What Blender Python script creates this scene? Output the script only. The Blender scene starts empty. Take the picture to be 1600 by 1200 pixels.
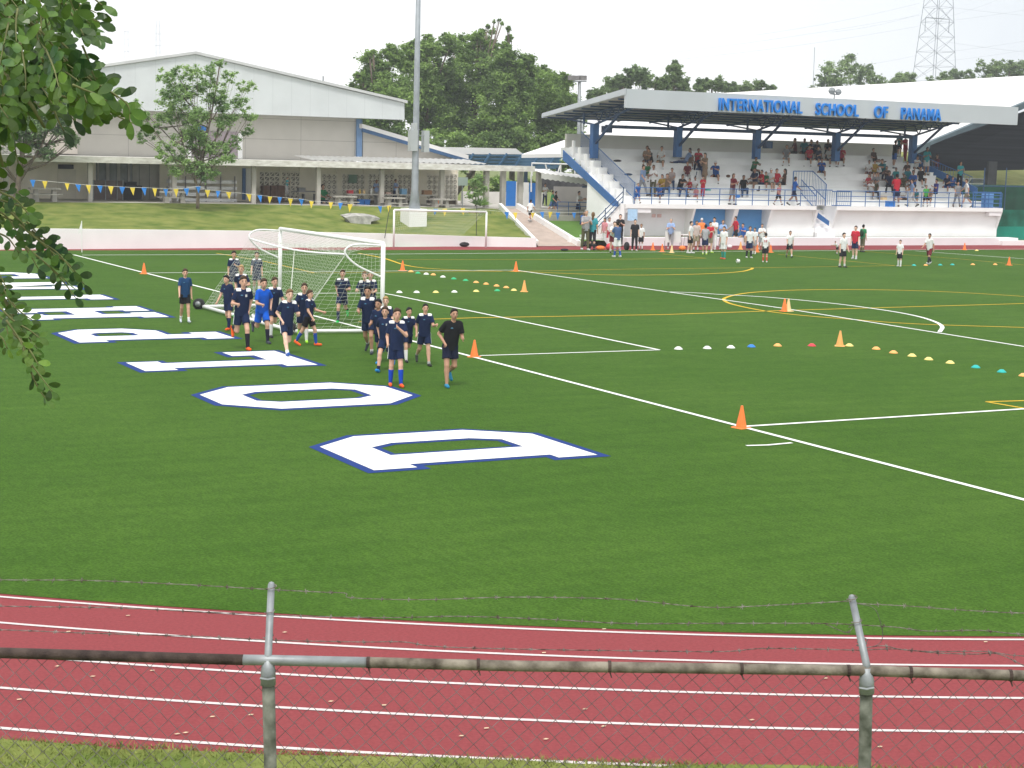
import bpy, math, random
import numpy as np
from mathutils import Vector, Matrix
import openvdb as vdb
random.seed(7); rng=np.random.default_rng(7)
sc=bpy.context.scene; COL=sc.collection
# ---------------------------------------------------------------- camera
FPX,YAW,PIT,ROL=2675.603,0.49250038,0.13323184,0.02570047
CAM=np.array([-19.0799882,-46.4776588,5.00605584])
cy_,sy_,cp_,sp_=math.cos(YAW),math.sin(YAW),math.cos(PIT),math.sin(PIT)
fwd=np.array([sy_*cp_,cy_*cp_,-sp_]); rt0=np.array([cy_,-sy_,0.]); up0=np.cross(rt0,fwd)
rgt=rt0*math.cos(ROL)+up0*math.sin(ROL); upv=-rt0*math.sin(ROL)+up0*math.cos(ROL)
cd=bpy.data.cameras.new('camera'); cam=bpy.data.objects.new('camera',cd); COL.objects.link(cam)
cd.sensor_width=36; cd.lens=FPX*36/1600; cd.clip_end=3000; cd.clip_start=.1
m=Matrix(((rgt[0],upv[0],-fwd[0],CAM[0]),(rgt[1],upv[1],-fwd[1],CAM[1]),(rgt[2],upv[2],-fwd[2],CAM[2]),(0,0,0,1)))
cam.matrix_world=m; sc.camera=cam
# ---------------------------------------------------------------- world, sun, exposure
SUN_EL,SUN_ROT=math.radians(62),math.radians(215)
w=bpy.data.worlds.new('World'); sc.world=w; w.use_nodes=True; nt=w.node_tree; nt.nodes.clear()
sky=nt.nodes.new('ShaderNodeTexSky'); sky.sky_type='NISHITA'; sky.sun_disc=False; sky.sun_elevation=SUN_EL; sky.sun_rotation=SUN_ROT
sky.dust_density=4; sky.air_density=1.2
bg=nt.nodes.new('ShaderNodeBackground'); out=nt.nodes.new('ShaderNodeOutputWorld'); mx=nt.nodes.new('ShaderNodeMix'); mx.data_type='RGBA'
tc=nt.nodes.new('ShaderNodeTexCoord'); nz=nt.nodes.new('ShaderNodeTexNoise'); nz.inputs['Scale'].default_value=2.2; nz.inputs['Detail'].default_value=5
cr=nt.nodes.new('ShaderNodeValToRGB'); cr.color_ramp.elements[0].position=.3; cr.color_ramp.elements[0].color=(.80,.80,.80,1); cr.color_ramp.elements[1].position=.6; cr.color_ramp.elements[1].color=(1,1,1,1)
nt.links.new(tc.outputs['Generated'],nz.inputs['Vector']); nt.links.new(nz.outputs['Fac'],cr.inputs['Fac']); nt.links.new(cr.outputs['Color'],mx.inputs['Factor'])
mx.inputs['B'].default_value=(9.3,9.5,9.9,1)      # bright unbroken cloud deck
sx=nt.nodes.new('ShaderNodeSeparateXYZ'); nt.links.new(tc.outputs['Generated'],sx.inputs[0]); ad=nt.nodes.new('ShaderNodeMath'); ad.operation='MULTIPLY_ADD'; nt.links.new(nz.outputs['Fac'],ad.inputs[0]); ad.inputs[1].default_value=.9; nt.links.new(sx.outputs['X'],ad.inputs[2])
g2_=nt.nodes.new('ShaderNodeValToRGB'); g2_.color_ramp.elements[0].position=.72; g2_.color_ramp.elements[0].color=(.96,.965,.975,1); g2_.color_ramp.elements[1].position=1.22; g2_.color_ramp.elements[1].color=(.60,.645,.69,1); g2_.color_ramp.elements[1].position=1.0
dv_=nt.nodes.new('ShaderNodeMath'); dv_.operation='MULTIPLY'; dv_.inputs[1].default_value=.82; nt.links.new(ad.outputs[0],dv_.inputs[0]); nt.links.new(dv_.outputs[0],g2_.inputs['Fac'])
vm=nt.nodes.new('ShaderNodeVectorMath'); vm.operation='SCALE'; vm.inputs['Scale'].default_value=10.2; nt.links.new(g2_.outputs['Color'],vm.inputs[0]); nt.links.new(vm.outputs[0],mx.inputs['B'])
nt.links.new(sky.outputs['Color'],mx.inputs['A']); nt.links.new(mx.outputs['Result'],bg.inputs['Color'])
bg.inputs['Strength'].default_value=.1; nt.links.new(bg.outputs['Background'],out.inputs['Surface'])
sd=bpy.data.lights.new('sun','SUN'); sd.energy=1.9; sd.angle=math.radians(13); sd.color=(1,.965,.91)
sun=bpy.data.objects.new('sun',sd); COL.objects.link(sun)
dv=Vector((math.sin(SUN_ROT)*math.cos(SUN_EL),math.cos(SUN_ROT)*math.cos(SUN_EL),math.sin(SUN_EL)))
sun.rotation_euler=dv.to_track_quat('Z','Y').to_euler()
sc.view_settings.view_transform='Standard'; sc.view_settings.look='None'; sc.view_settings.gamma=1; sc.view_settings.exposure=.48
try: sc.cycles.max_bounces=6; sc.cycles.transparent_max_bounces=24; sc.cycles.use_denoising=True
except Exception: pass
# ---------------------------------------------------------------- helpers: geometry from the surveyed camera
def ray(x,y): return rgt*((x-800)/FPX)+upv*(-(y-600)/FPX)+fwd
def G(x,y,z=0.): d=ray(x,y); return CAM+d*(z-CAM[2])/d[2]           # point on level ground
def W(x,y,Y): d=ray(x,y); return CAM+d*(Y-CAM[1])/d[1]              # point on the vertical plane at depth Y
SO=np.array([32.92671741,36.94608711,0.]); SE=np.array([.99989932,-.01418954,0.]); SN=np.array([.01418954,.99989932,0.])
def SF(s,d,z): return SO+SE*s+SN*d+np.array([0,0,z])               # grandstand frame: along, back, up
def SP(x,y,d): r=ray(x,y); p=CAM+r*((np.dot(SN,SO-CAM)+d)/np.dot(SN,r)); return float(np.dot(p-SO,SE)),float(p[2])
LOC={}
def mat(name,c,rough=.7,var=.12,scale=3.,bump=0.,metal=0.,c2=None,spec=.3,detail=4,stretch=None,trans=0.,island=0.,coord='Object'):
    m=bpy.data.materials.new(name); m.use_nodes=True; nt=m.node_tree; b=nt.nodes['Principled BSDF']
    b.inputs['Roughness'].default_value=rough; b.inputs['Metallic'].default_value=metal; b.inputs['Specular IOR Level'].default_value=spec
    tc=nt.nodes.new('ShaderNodeTexCoord'); mp=nt.nodes.new('ShaderNodeMapping'); nz=nt.nodes.new('ShaderNodeTexNoise')
    nz.inputs['Scale'].default_value=scale; nz.inputs['Detail'].default_value=detail
    if stretch: mp.inputs['Scale'].default_value=stretch
    nt.links.new(tc.outputs[coord],mp.inputs['Vector']); nt.links.new(mp.outputs['Vector'],nz.inputs['Vector'])
    r=nt.nodes.new('ShaderNodeValToRGB'); r.color_ramp.elements[0].position=.3; r.color_ramp.elements[1].position=.7
    a=np.array(c); lo=np.clip(a*(1-var),0,1); hi=np.clip(a*(1+var),0,1) if c2 is None else np.array(c2)
    r.color_ramp.elements[0].color=(*lo,1); r.color_ramp.elements[1].color=(*hi,1)
    nt.links.new(nz.outputs['Fac'],r.inputs['Fac']); last=r.outputs['Color']
    if island:
        g=nt.nodes.new('ShaderNodeNewGeometry'); mr=nt.nodes.new('ShaderNodeMapRange'); mr.inputs['To Min'].default_value=1-island; mr.inputs['To Max'].default_value=1+island
        nt.links.new(g.outputs['Random Per Island'],mr.inputs['Value']); hs=nt.nodes.new('ShaderNodeHueSaturation'); nt.links.new(mr.outputs['Result'],hs.inputs['Value'])
        nt.links.new(last,hs.inputs['Color']); last=hs.outputs['Color']
    nt.links.new(last,b.inputs['Base Color'])
    if bump:
        n2=nt.nodes.new('ShaderNodeTexNoise'); n2.inputs['Scale'].default_value=scale*6; n2.inputs['Detail'].default_value=6; nt.links.new(mp.outputs['Vector'],n2.inputs['Vector'])
        bp=nt.nodes.new('ShaderNodeBump'); bp.inputs['Strength'].default_value=bump; bp.inputs['Distance'].default_value=.02
        nt.links.new(n2.outputs['Fac'],bp.inputs['Height']); nt.links.new(bp.outputs['Normal'],b.inputs['Normal'])
    if trans:
        t=nt.nodes.new('ShaderNodeBsdfTranslucent'); ms=nt.nodes.new('ShaderNodeMixShader'); ms.inputs[0].default_value=trans
        nt.links.new(last,t.inputs['Color']); o=nt.nodes['Material Output']
        nt.links.new(b.outputs[0],ms.inputs[1]); nt.links.new(t.outputs[0],ms.inputs[2]); nt.links.new(ms.outputs[0],o.inputs['Surface'])
    return m
def link(o,loc,parent=None):
    COL.objects.link(o); loc=np.array(loc,float)
    if parent is not None: o.parent=parent; o.location=loc-LOC[parent.name]
    else: o.location=loc
    LOC[o.name]=loc
    return o
def tag(o,label=None,cat=None,group=None,kind=None):
    if label: o['label']=label
    if cat: o['category']=cat
    if group: o['group']=group
    if kind: o['kind']=kind
    return o
def thing(name,loc,label,cat,group=None): return tag(link(bpy.data.objects.new(name,None),loc),label,cat,group)
def npmesh(name,V,F,smooth=False):
    me=bpy.data.meshes.new(name); V=np.asarray(V,np.float32)
    if isinstance(F,np.ndarray):
        n,k=F.shape; me.vertices.add(len(V)); me.vertices.foreach_set('co',V.ravel()); me.loops.add(n*k); me.loops.foreach_set('vertex_index',F.ravel().astype(np.int32))
        me.polygons.add(n); me.polygons.foreach_set('loop_start',np.arange(0,n*k,k,dtype=np.int32)); me.polygons.foreach_set('loop_total',np.full(n,k,dtype=np.int32)); me.update(calc_edges=True)
    else: me.from_pydata([tuple(map(float,v)) for v in V],[],F); me.update()
    if smooth: me.polygons.foreach_set('use_smooth',np.ones(len(me.polygons),bool))
    return me
class MB:
    """collects shapes in world coordinates, linked as ONE mesh object"""
    def __init__(s,fr=None): s.v=[]; s.f=[]; s.fr=fr
    def add(s,V,F):
        n=len(s.v); s.v+= [np.array(s.fr(*p)) if s.fr else np.array(p,float) for p in V]; s.f+=[tuple(i+n for i in f) for f in F]; return s
    def box(s,a,b):
        x0,y0,z0=a; x1,y1,z1=b
        return s.add([(x0,y0,z0),(x1,y0,z0),(x1,y1,z0),(x0,y1,z0),(x0,y0,z1),(x1,y0,z1),(x1,y1,z1),(x0,y1,z1)],[(0,3,2,1),(4,5,6,7),(0,1,5,4),(1,2,6,5),(2,3,7,6),(3,0,4,7)])
    def hull(s,A,B):   # two matching polygons joined: a prism
        n=len(A); return s.add(list(A)+list(B),[tuple(range(n))[::-1],tuple(range(n,2*n))]+[(i,(i+1)%n,n+(i+1)%n,n+i) for i in range(n)])
    def slab(s,P,off): P=[np.array(p,float) for p in P]; o=np.array(off,float); return s.hull(P,[p+o for p in P])
    def tube(s,P,r,n=6,r2=None,closed=False):
        P=[np.array(s.fr(*p)) if s.fr else np.array(p,float) for p in P]; fr,s.fr=s.fr,None; R=r if hasattr(r,'__len__') else [r+(0 if r2 is None else (r2-r)*i/(len(P)-1)) for i in range(len(P))]
        V=[];prev=None
        for i,p in enumerate(P):
            t=P[min(i+1,len(P)-1)]-P[max(i-1,0)]; t=t/(np.linalg.norm(t)+1e-9)
            a=np.cross(t,[0,0,1.]) if prev is None else prev-t*np.dot(prev,t)
            if np.linalg.norm(a)<1e-3: a=np.cross(t,[1.,0,0])
            a=a/np.linalg.norm(a); prev=a; b=np.cross(t,a)
            for k in range(n): q=2*math.pi*k/n; V.append(p+(a*math.cos(q)+b*math.sin(q))*R[i])
        F=[(i*n+k,i*n+(k+1)%n,(i+1)*n+(k+1)%n,(i+1)*n+k) for i in range(len(P)-1) for k in range(n)]
        F+=[tuple(range(n))[::-1],tuple((len(P)-1)*n+k for k in range(n))]; s.add(V,F); s.fr=fr; return s
    def bar(s,a,b,w,h=None):  # square bar
        h=h or w; P=[np.array(s.fr(*p)) if s.fr else np.array(p,float) for p in (a,b)]; fr,s.fr=s.fr,None
        t=P[1]-P[0]; t/=np.linalg.norm(t); x=np.cross(t,[0,0,1.]); 
        if np.linalg.norm(x)<1e-2: x=np.array([1.,0,0])
        x/=np.linalg.norm(x); y=np.cross(x,t); q=[x*i*w/2+y*j*h/2 for i,j in((-1,-1),(1,-1),(1,1),(-1,1))]
        s.hull([P[0]+k for k in q],[P[1]+k for k in q]); s.fr=fr; return s
    def ball(s,c,r,n=10,sq=(1,1,1)):
        V=[];m=n//2
        for i in range(m+1):
            t=math.pi*i/m
            for k in range(n): a=2*math.pi*k/n; V.append((c[0]+r*sq[0]*math.sin(t)*math.cos(a),c[1]+r*sq[1]*math.sin(t)*math.sin(a),c[2]+r*sq[2]*math.cos(t)))
        return s.add(V,[(i*n+k,(i+1)*n+k,(i+1)*n+(k+1)%n,i*n+(k+1)%n) for i in range(m) for k in range(n)])
    def build(s,name,m,parent=None,smooth=False,base=None):
        V=np.array(s.v); b=base if base is not None else (LOC[parent.name] if parent else np.array([V[:,0].mean(),V[:,1].mean(),V[:,2].min()]))
        me=npmesh(name,V-b,s.f,smooth); me.materials.append(m); o=bpy.data.objects.new(name,me); return link(o,b,parent)
def pxbox(mb,x0,y0,x1,y1,Y,dep=.1):
    ym=(y0+y1)/2; xm=(x0+x1)/2; a=W(x0,ym,Y)[0]; b=W(x1,ym,Y)[0]; zt=W(xm,y0,Y)[2]; zb=W(xm,y1,Y)[2]; return mb.box((a,Y,zb),(b,Y+dep,zt))
# ---------------------------------------------------------------- materials
white=mat('white_paint',(.86,.86,.85),.55,.05,.7,bump=.05); conc=mat('concrete',(.42,.40,.36),.9,.2,1.2,bump=.3)
stain=mat('stained_white_concrete',(.62,.59,.54),.9,.1,2.2,c2=(.84,.83,.79),bump=.2,stretch=(1,1,3))
beige=mat('beige_wall',(.50,.48,.43),.85,.06,.8); grey=mat('grey_steel',(.46,.49,.52),.45,.08,4,metal=.25)
blue=mat('blue_paint',(.045,.14,.35),.45,.1,3); dblue=mat('dark_blue_steel',(.035,.075,.16),.5,.15,3); sblue=mat('sky_blue_paint',(.10,.30,.62),.5,.08,1)
darkm=mat('dark_void',(.035,.036,.04),.9,.2,2); glass=mat('window_glass',(.16,.18,.18),.15,.3,1.5,spec=.6); brown=mat('brown_wood',(.13,.075,.05),.7,.25,5)
galv=mat('galvanised_steel',(.27,.29,.30),.5,.22,9,metal=.35,bump=.1); rust=mat('rusty_pipe',(.035,.022,.020),.8,.4,14,c2=(.085,.06,.05),bump=.3,detail=8)
mott=mat('mottled_rusty_pipe',(.055,.04,.028),.75,.3,10,c2=(.27,.24,.19),bump=.25,detail=7,stretch=(1,1,1)); moss=mat('mossy_post',(.06,.07,.045),.85,.3,12,c2=(.20,.21,.17),bump=.3)
wirem=mat('chain_wire',(.17,.15,.155),.5,.5,12,metal=.4); barb=mat('rusty_wire',(.10,.055,.045),.8,.4,30,c2=(.26,.24,.22))
orange=mat('orange_plastic',(.95,.22,.05),.45,.06,3); cream=mat('cream_plastic',(.85,.62,.32),.5,.06,3); ylw=mat('yellow_plastic',(.85,.55,.04),.5,.06,3); redp=mat('red_plastic',(.65,.05,.07),.5,.06,3)
grn=mat('green_plastic',(.03,.42,.17),.5,.06,3); teal=mat('teal_plastic',(.02,.42,.38),.5,.06,3); wht=mat('white_plastic',(.82,.82,.80),.45,.03,3); bluep=mat('blue_plastic',(.03,.20,.62),.5,.06,3); blk=mat('black_rubber',(.02,.02,.022),.7,.2,6)
bark=mat('bark',(.16,.13,.10),.95,.35,9,bump=.6,stretch=(1,1,.3))
def turf_mat():
    m=mat('turf',(.075,.170,.034),.95,.0,1,spec=.1); nt=m.node_tree; b=nt.nodes['Principled BSDF']; tc=nt.nodes.new('ShaderNodeTexCoord')
    def nse(sc_,det,st=None):
        n=nt.nodes.new('ShaderNodeTexNoise'); n.inputs['Scale'].default_value=sc_; n.inputs['Detail'].default_value=det; mp=nt.nodes.new('ShaderNodeMapping')
        if st: mp.inputs['Scale'].default_value=st
        nt.links.new(tc.outputs['Object'],mp.inputs['Vector']); nt.links.new(mp.outputs['Vector'],n.inputs['Vector']); return n.outputs['Fac']
    def ramp(f,p0,c0,p1,c1):
        r=nt.nodes.new('ShaderNodeValToRGB'); e=r.color_ramp.elements; e[0].position=p0; e[0].color=(*c0,1); e[1].position=p1; e[1].color=(*c1,1); nt.links.new(f,r.inputs['Fac']); return r.outputs['Color']
    def mul(a,c):
        x=nt.nodes.new('ShaderNodeMix'); x.data_type='RGBA'; x.blend_type='MULTIPLY'; x.inputs['Factor'].default_value=1; nt.links.new(a,x.inputs['A']); nt.links.new(c,x.inputs['B']); return x.outputs['Result']
    c=ramp(nse(.12,3),.35,(.044,.108,.010),.65,(.055,.122,.014))
    c=mul(c,ramp(nse(9,5,(1,.35,1)),.25,(.82,.84,.78),.75,(1.12,1.10,1.12)))
    c=mul(c,ramp(nse(28,5),.32,(.66,.72,.6),.68,(1.3,1.22,1.32))); c=mul(c,ramp(nse(.9,4),.3,(.92,.94,.9),.7,(1.07,1.05,1.08))); c=mul(c,ramp(nse(.5,5,(1,5,1)),.34,(.90,.93,.88),.66,(1.09,1.06,1.10))); nt.links.new(c,b.inputs['Base Color'])
    bp=nt.nodes.new('ShaderNodeBump'); bp.inputs['Strength'].default_value=.5; bp.inputs['Distance'].default_value=.02; nt.links.new(nse(60,4),bp.inputs['Height']); nt.links.new(bp.outputs['Normal'],b.inputs['Normal'])
    return m
turf=turf_mat()
track=mat('track_rubber',(.245,.053,.058),.95,.12,26,bump=.4,spec=.12,detail=6); far_track=track
line_t=mat('worn_white_line',(.60,.54,.53),.9,.12,30,spec=.1); line_w=mat('white_line',(.78,.80,.76),.9,.08,25,spec=.1); line_y=mat('yellow_line',(.60,.40,.04),.9,.12,25,spec=.1); line_b=mat('blue_line',(.018,.045,.19),.9,.12,25,spec=.1)
grassm=mat('dry_grass',(.105,.17,.028),.95,.2,1.1,c2=(.215,.235,.065),bump=.6,spec=.1,detail=8); lawn=mat('lawn',(.10,.20,.04),.95,.15,1,bump=.4,spec=.1)
# ---------------------------------------------------------------- ground, field, track
def sheet(name,poly,z,m,kind='structure'):
    me=npmesh(name,[(p[0],p[1],z) for p in poly],[tuple(range(len(poly)))]); me.materials.append(m)
    if me.polygons[0].normal.z<0: me.flip_normals()
    return tag(link(bpy.data.objects.new(name,me),(0,0,0)),kind=kind)
sheet('ground',[(-180,-120),(320,-120),(320,430),(-180,430)],-.03,grassm)
TC=np.array([9.76,2.42]); TR=[39.05,40.0,41.04,42.01,43.04]
def arc(r,a0,a1,n): return [(TC[0]+r*math.cos(math.radians(a0+(a1-a0)*i/n)),TC[1]+r*math.sin(math.radians(a0+(a1-a0)*i/n))) for i in range(n+1)]
FARIN=[(90,30.0),(60,31.6),(40,32.6),(21.5,33.6),(5,34.3),(-6,34.6)]
sheet('running_track',arc(43.5,180,300,90)+[(90,-36),(90,38.5),(60,37.2),(28,37.4),(16,36.2),(-8,35.6),(-24,30)],0,track)
tb=arc(38.93,180,296,90)
sheet('artificial_turf',tb+[(90,-35)]+FARIN+[(-18,28)],.006,turf)
def ribbon(mb,P,wd,z=.012):
    P=[np.array(p[:2],float) for p in P]; L=[];
    for i,p in enumerate(P):
        t=P[min(i+1,len(P)-1)]-P[max(i-1,0)]; t/=np.linalg.norm(t); n=np.array([-t[1],t[0]])*wd/2; L.append((p+n,p-n))
    V=[];
    for a,b in L: V+=[(*a,z),(*b,z)]
    mb.add(V,[(2*i,2*i+1,2*i+3,2*i+2)[::-1] for i in range(len(P)-1)])
def lines(name,items,m,z=.012):
    mb=MB()
    for P,wd in items: ribbon(mb,P,wd,z)
    o=mb.build(name,m,base=np.zeros(3)); return tag(o,kind='structure')
g=lambda *a:[G(*p) for p in a]
lines('lane_lines',[(arc(r,185,296,120),.058) for r in TR],line_t,.006)
def smooth(P,n=10):  # Catmull-Rom through measured points
    P=[np.array(p[:2]) for p in P]; Q=[2*P[0]-P[1]]+P+[2*P[-1]-P[-2]]; o=[]
    for i in range(1,len(Q)-2):
        for k in range(n):
            t=k/n; a,b,c,d=Q[i-1:i+3]; o.append(.5*((2*b)+(c-a)*t+(2*a-5*b+4*c-d)*t*t+(3*b-a-3*c+d)*t**3))
    return o+[P[-1]]
pen=[(16.5*1-0+math.sqrt(1)*0,0)]
arcp=[(10.9+9.15*math.cos(t)*1.0,.15-9.15*math.sin(t)) for t in np.linspace(-math.acos(5.6/9.15),math.acos(5.6/9.15),48)]
lines('white_markings',[
 (g((115,398.5),(600,522)),.12),(g((600,522),(1160,668)),.12),(g((1160,668),(1700,808)),.12),
 (g((750,556.5),(1030,547.5)),.10),(g((1030,547.5),(617,462),(598,458.7)),.11),(g((598,458.7),(344,459.5)),.1),
 (g((1160,667.5),(1700,633.5)),.12),(g((805,422.5),(1225,482.5)),.12),(g((1225,482.5),(1750,566)),.12),(g((222,427),(805,422.5)),.11),
 (g((128,399),(600,397.5),(1040,394),(1660,389)),.12),(g((1166,697.5),(1200,696.5),(1237,693)),.09),(g((1430,392.5),(1660,409)),.12),
 (smooth(g((1040,456.5),(1080,457.8),(1130,461),(1200,465),(1300,474.5),(1380,485),(1430,494),(1460,503),(1472,511),(1468,519.5))),.13)],line_w,.016)
yc=smooth(g((1660,467.5),(1560,461),(1480,456.5),(1400,453.8),(1320,453),(1240,453.8),(1180,457),(1150,461),(1133,466),(1132,470),(1145,476),(1190,485.5),(1250,493),(1330,499.5),(1440,507),(1660,514)))
lines('yellow_markings',[(yc,.13),(g((560,503),(745,497),(1040,492),(1230,485.5),(1660,473)),.12),
 (smooth(g((560,396),(600,404),(640,416),(700,421.5),(830,425.5),(960,430),(1080,429),(1150,425.5),(1172,421.5),(1176,419))),.14),
 (g((480,427),(830,424),(1000,420.5),(1200,418.5),(1425,415)),.08),(g((620,406),(900,406),(1060,404.5),(1102,403.8)),.08),
 (g((1035,397),(1104,404)),.08),(g((338,396),(410,408),(492,427)),.09),(g((1215,397.5),(1400,415.5)),.08),(g((1345,392.5),(1500,405),(1660,420)),.08),
 (g((1541,628.5),(1700,624)),.1),(g((1541,628.5),(1660,649)),.1)],line_y,.013)
# painted letters of the word DOLPHINS, reading away from the camera
def octa(w,h,c): return [(c,0),(w-c,0),(w,c),(w,h-c),(w-c,h),(c,h),(0,h-c),(0,c)]
T=.86
LET={'D':(3.1,[[(0,0),(2.3,0),(3.1,1.0),(3.1,3.15),(2.3,4.1),(0,4.1),(0,3.35),(.3,3.35),(.3,.75),(0,.75)]],[[(1.15,.8),(1.95,.8),(2.25,1.3),(2.25,2.8),(1.95,3.3),(1.15,3.3)]]),
'O':(3.2,[octa(3.2,4.1,.9)],[[(1.15,.8),(2.05,.8),(2.35,1.2),(2.35,2.9),(2.05,3.3),(1.15,3.3),(.85,2.9),(.85,1.2)]]),
'L':(2.9,[[(0,0),(2.9,0),(2.9,1.35),(2.15,1.35),(2.15,.8),(1.25,.8),(1.25,3.35),(1.6,3.35),(1.6,4.1),(0,4.1),(0,3.35),(.35,3.35),(.35,.75),(0,.75)]],[]),
'P':(3.0,[[(0,0),(1.6,0),(1.6,.75),(1.25,.75),(1.25,1.45),(2.3,1.45),(3.0,2.2),(3.0,3.4),(2.3,4.1),(0,4.1),(0,3.35),(.35,3.35),(.35,.75),(0,.75)]],[[(1.25,2.2),(1.9,2.2),(2.1,2.45),(2.1,3.1),(1.9,3.35),(1.25,3.35)]]),
'H':(3.5,[[(0,0),(1.5,0),(1.5,.75),(1.2,.75),(1.2,1.65),(2.3,1.65),(2.3,.75),(2.0,.75),(2.0,0),(3.5,0),(3.5,.75),(3.2,.75),(3.2,3.35),(3.5,3.35),(3.5,4.1),(2.0,4.1),(2.0,3.35),(2.3,3.35),(2.3,2.45),(1.2,2.45),(1.2,3.35),(1.5,3.35),(1.5,4.1),(0,4.1),(0,3.35),(.3,3.35),(.3,.75),(0,.75)]],[]),
'I':(1.7,[[(0,0),(1.7,0),(1.7,.75),(1.3,.75),(1.3,3.35),(1.7,3.35),(1.7,4.1),(0,4.1),(0,3.35),(.4,3.35),(.4,.75),(0,.75)]],[]),
'N':(3.4,[[(0,0),(1.4,0),(1.4,.75),(1.15,.75),(1.15,2.5),(2.3,0),(3.1,0),(3.1,3.35),(3.4,3.35),(3.4,4.1),(2.0,4.1),(2.0,3.35),(2.3,3.35),(2.3,1.7),(1.2,4.1),(0,4.1),(0,3.35),(.3,3.35),(.3,.75),(0,.75)]],[]),
'S':(3.0,[[(0,0),(2.2,0),(3.0,.7),(3.0,1.8),(2.3,2.45),(.9,2.45),(.9,3.3),(2.1,3.3),(2.1,2.8),(3.0,2.8),(3.0,4.1),(.7,4.1),(0,3.4),(0,2.3),(.7,1.65),(2.1,1.65),(2.1,.8),(.9,.8),(.9,1.3),(0,1.3)]],[])}
from mathutils.geometry import tessellate_polygon
def offs(P,d):
    n=len(P); A=sum(P[i][0]*P[(i+1)%n][1]-P[(i+1)%n][0]*P[i][1] for i in range(n)); s=1 if A>0 else -1; o=[]
    for i in range(n):
        a,b,c=map(np.array,(P[i-1],P[i],P[(i+1)%n])); u=(b-a)/np.linalg.norm(b-a); v=(c-b)/np.linalg.norm(c-b); n1=np.array([u[1],-u[0]])*s; n2=np.array([v[1],-v[0]])*s
        k=(n1+n2)/max(.35,1+np.dot(n1,n2)); o.append(tuple(b+k*d))
    return o
def letter(ch,y0,xb=-4.3):
    wd,outs,holes=LET[ch]
    root=None
    for nm,m,z,e in (('letter_border',line_b,.011,.17),('letter_fill',line_w,.0175,0)):
        mb=MB()
        polys=[[Vector((*p,0)) for p in offs(o,e)] for o in outs]+[[Vector((*p,0)) for p in offs(h,-e*.8)] for h in holes]
        pts=[p for q in polys for p in q]; tr=tessellate_polygon(polys)
        V=[(xb-p.y,y0+p.x,z) for p in pts]; F=[]
        for t in tr:
            a,b,c=(np.array(V[i][:2]) for i in t); cr_=(b-a)[0]*(c-a)[1]-(b-a)[1]*(c-a)[0]; F.append(t if cr_>0 else t[::-1])
        mb.add(V,F); o=mb.build('painted_letter_'+('border' if e else 'fill'),m,base=np.zeros(3)); tag(o,kind='structure')
for ch,y0 in (('D',-22.05),('O',-15.5),('L',-9.3),('P',-3.4),('H',2.5),('I',8.6),('N',12.65),('S',17.7)): letter(ch,y0)
# ---------------------------------------------------------------- far bank: white retaining wall, embankment, terrace, ramp
wallb=[G(-120,391),G(60,389.7),G(400,387.2),G(600,384.8),G(740,385.3),G(838,386.2)]; wallt=[355.5,357.3,361,365,369.5,372]; wx=[-120,60,400,600,740,838]
mb=MB()
def ztop(p,px,py):   # height of the pixel above the base point
    d=ray(px,py); t=np.dot((p-CAM)[:2],d[:2])/np.dot(d[:2],d[:2]); return CAM[2]+d[2]*t
WT=[]
for p,x,y in zip(wallb,wx,wallt): WT.append(np.array([p[0],p[1],ztop(p,x,y)]))
for i in range(len(WT)-1):
    a,b=wallb[i],wallb[i+1]; ta,tb_=WT[i],WT[i+1]; o=np.array([0,.3,0]); lo=np.array([0,0,-.05])
    mb.hull([a+lo,b+lo,tb_,ta],[a+lo+o,b+lo+o,tb_+o,ta+o])
rw=mb.build('retaining_wall',white); tag(rw,'long low white painted retaining wall at the foot of the grass bank','wall')
TERR=46.2
def terrz(x): return 1.86-.008*max(0,(x-12))
def wallz(x):
    xs=[p[0] for p in WT]; return float(np.interp(x,xs,[p[2] for p in WT])),float(np.interp(x,xs,[p[1] for p in WT]))+.3
RB0,RB1,RT0,RT1=G(840,384.8),G(889,383.3),W(784,329,46.2),W(807,329,46.2)
def ramp_at(y):
    u=(y-36.7)/(46.2-36.7); return RB0[0]+(RT0[0]-RB0[0])*u,RB1[0]+(RT1[0]-RB1[0])*u,max(0.,1.70*u)
def bankz(x,t):
    zw,yw=wallz(x); y=yw+(TERR-yw)*t; s=t*t*(3-2*t)*.6+t*.4; z=zw-.06+(terrz(x)-zw+.06)*s+.05*math.sin(x*1.3+t*14)*math.sin(math.pi*t); xl,xr,rz=ramp_at(y)
    if xl-.3<x<xr+.3: z=min(z,rz-.08)
    elif x>=xr+.3: z=min(z,max(.33,rz+.02)) if x<31.2 else min(z,-.1 if y<40 else .3+(y-40)*.15)
    return x,y,z
NX,NY=200,20; V=[];F=[];F2=[]
for i in range(NX+1):
    for j in range(NY+1): V.append(bankz(-30+i*64.5/NX,j/NY))
for i in range(NX):
    for j in range(NY): a=i*(NY+1)+j; (F2 if V[a][0]>ramp_at(V[a][1])[1] else F).append((a,a+NY+1,a+NY+2,a+1))
for nm_,F_,m_ in (('grass_bank',F,grassm),('lawn',F2,lawn)): me=npmesh(nm_,V,F_,True); me.materials.append(m_); tag(link(bpy.data.objects.new(nm_,me),(0,0,0)),kind='structure')
mb=MB(); 
for i in range(12): x=-30+i*5.5; mb.box((x,TERR-.02,-.5),(x+5.5,62,terrz(x+2.7)))
tag(mb.build('terrace',conc,base=np.zeros(3)),kind='structure')
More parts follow.
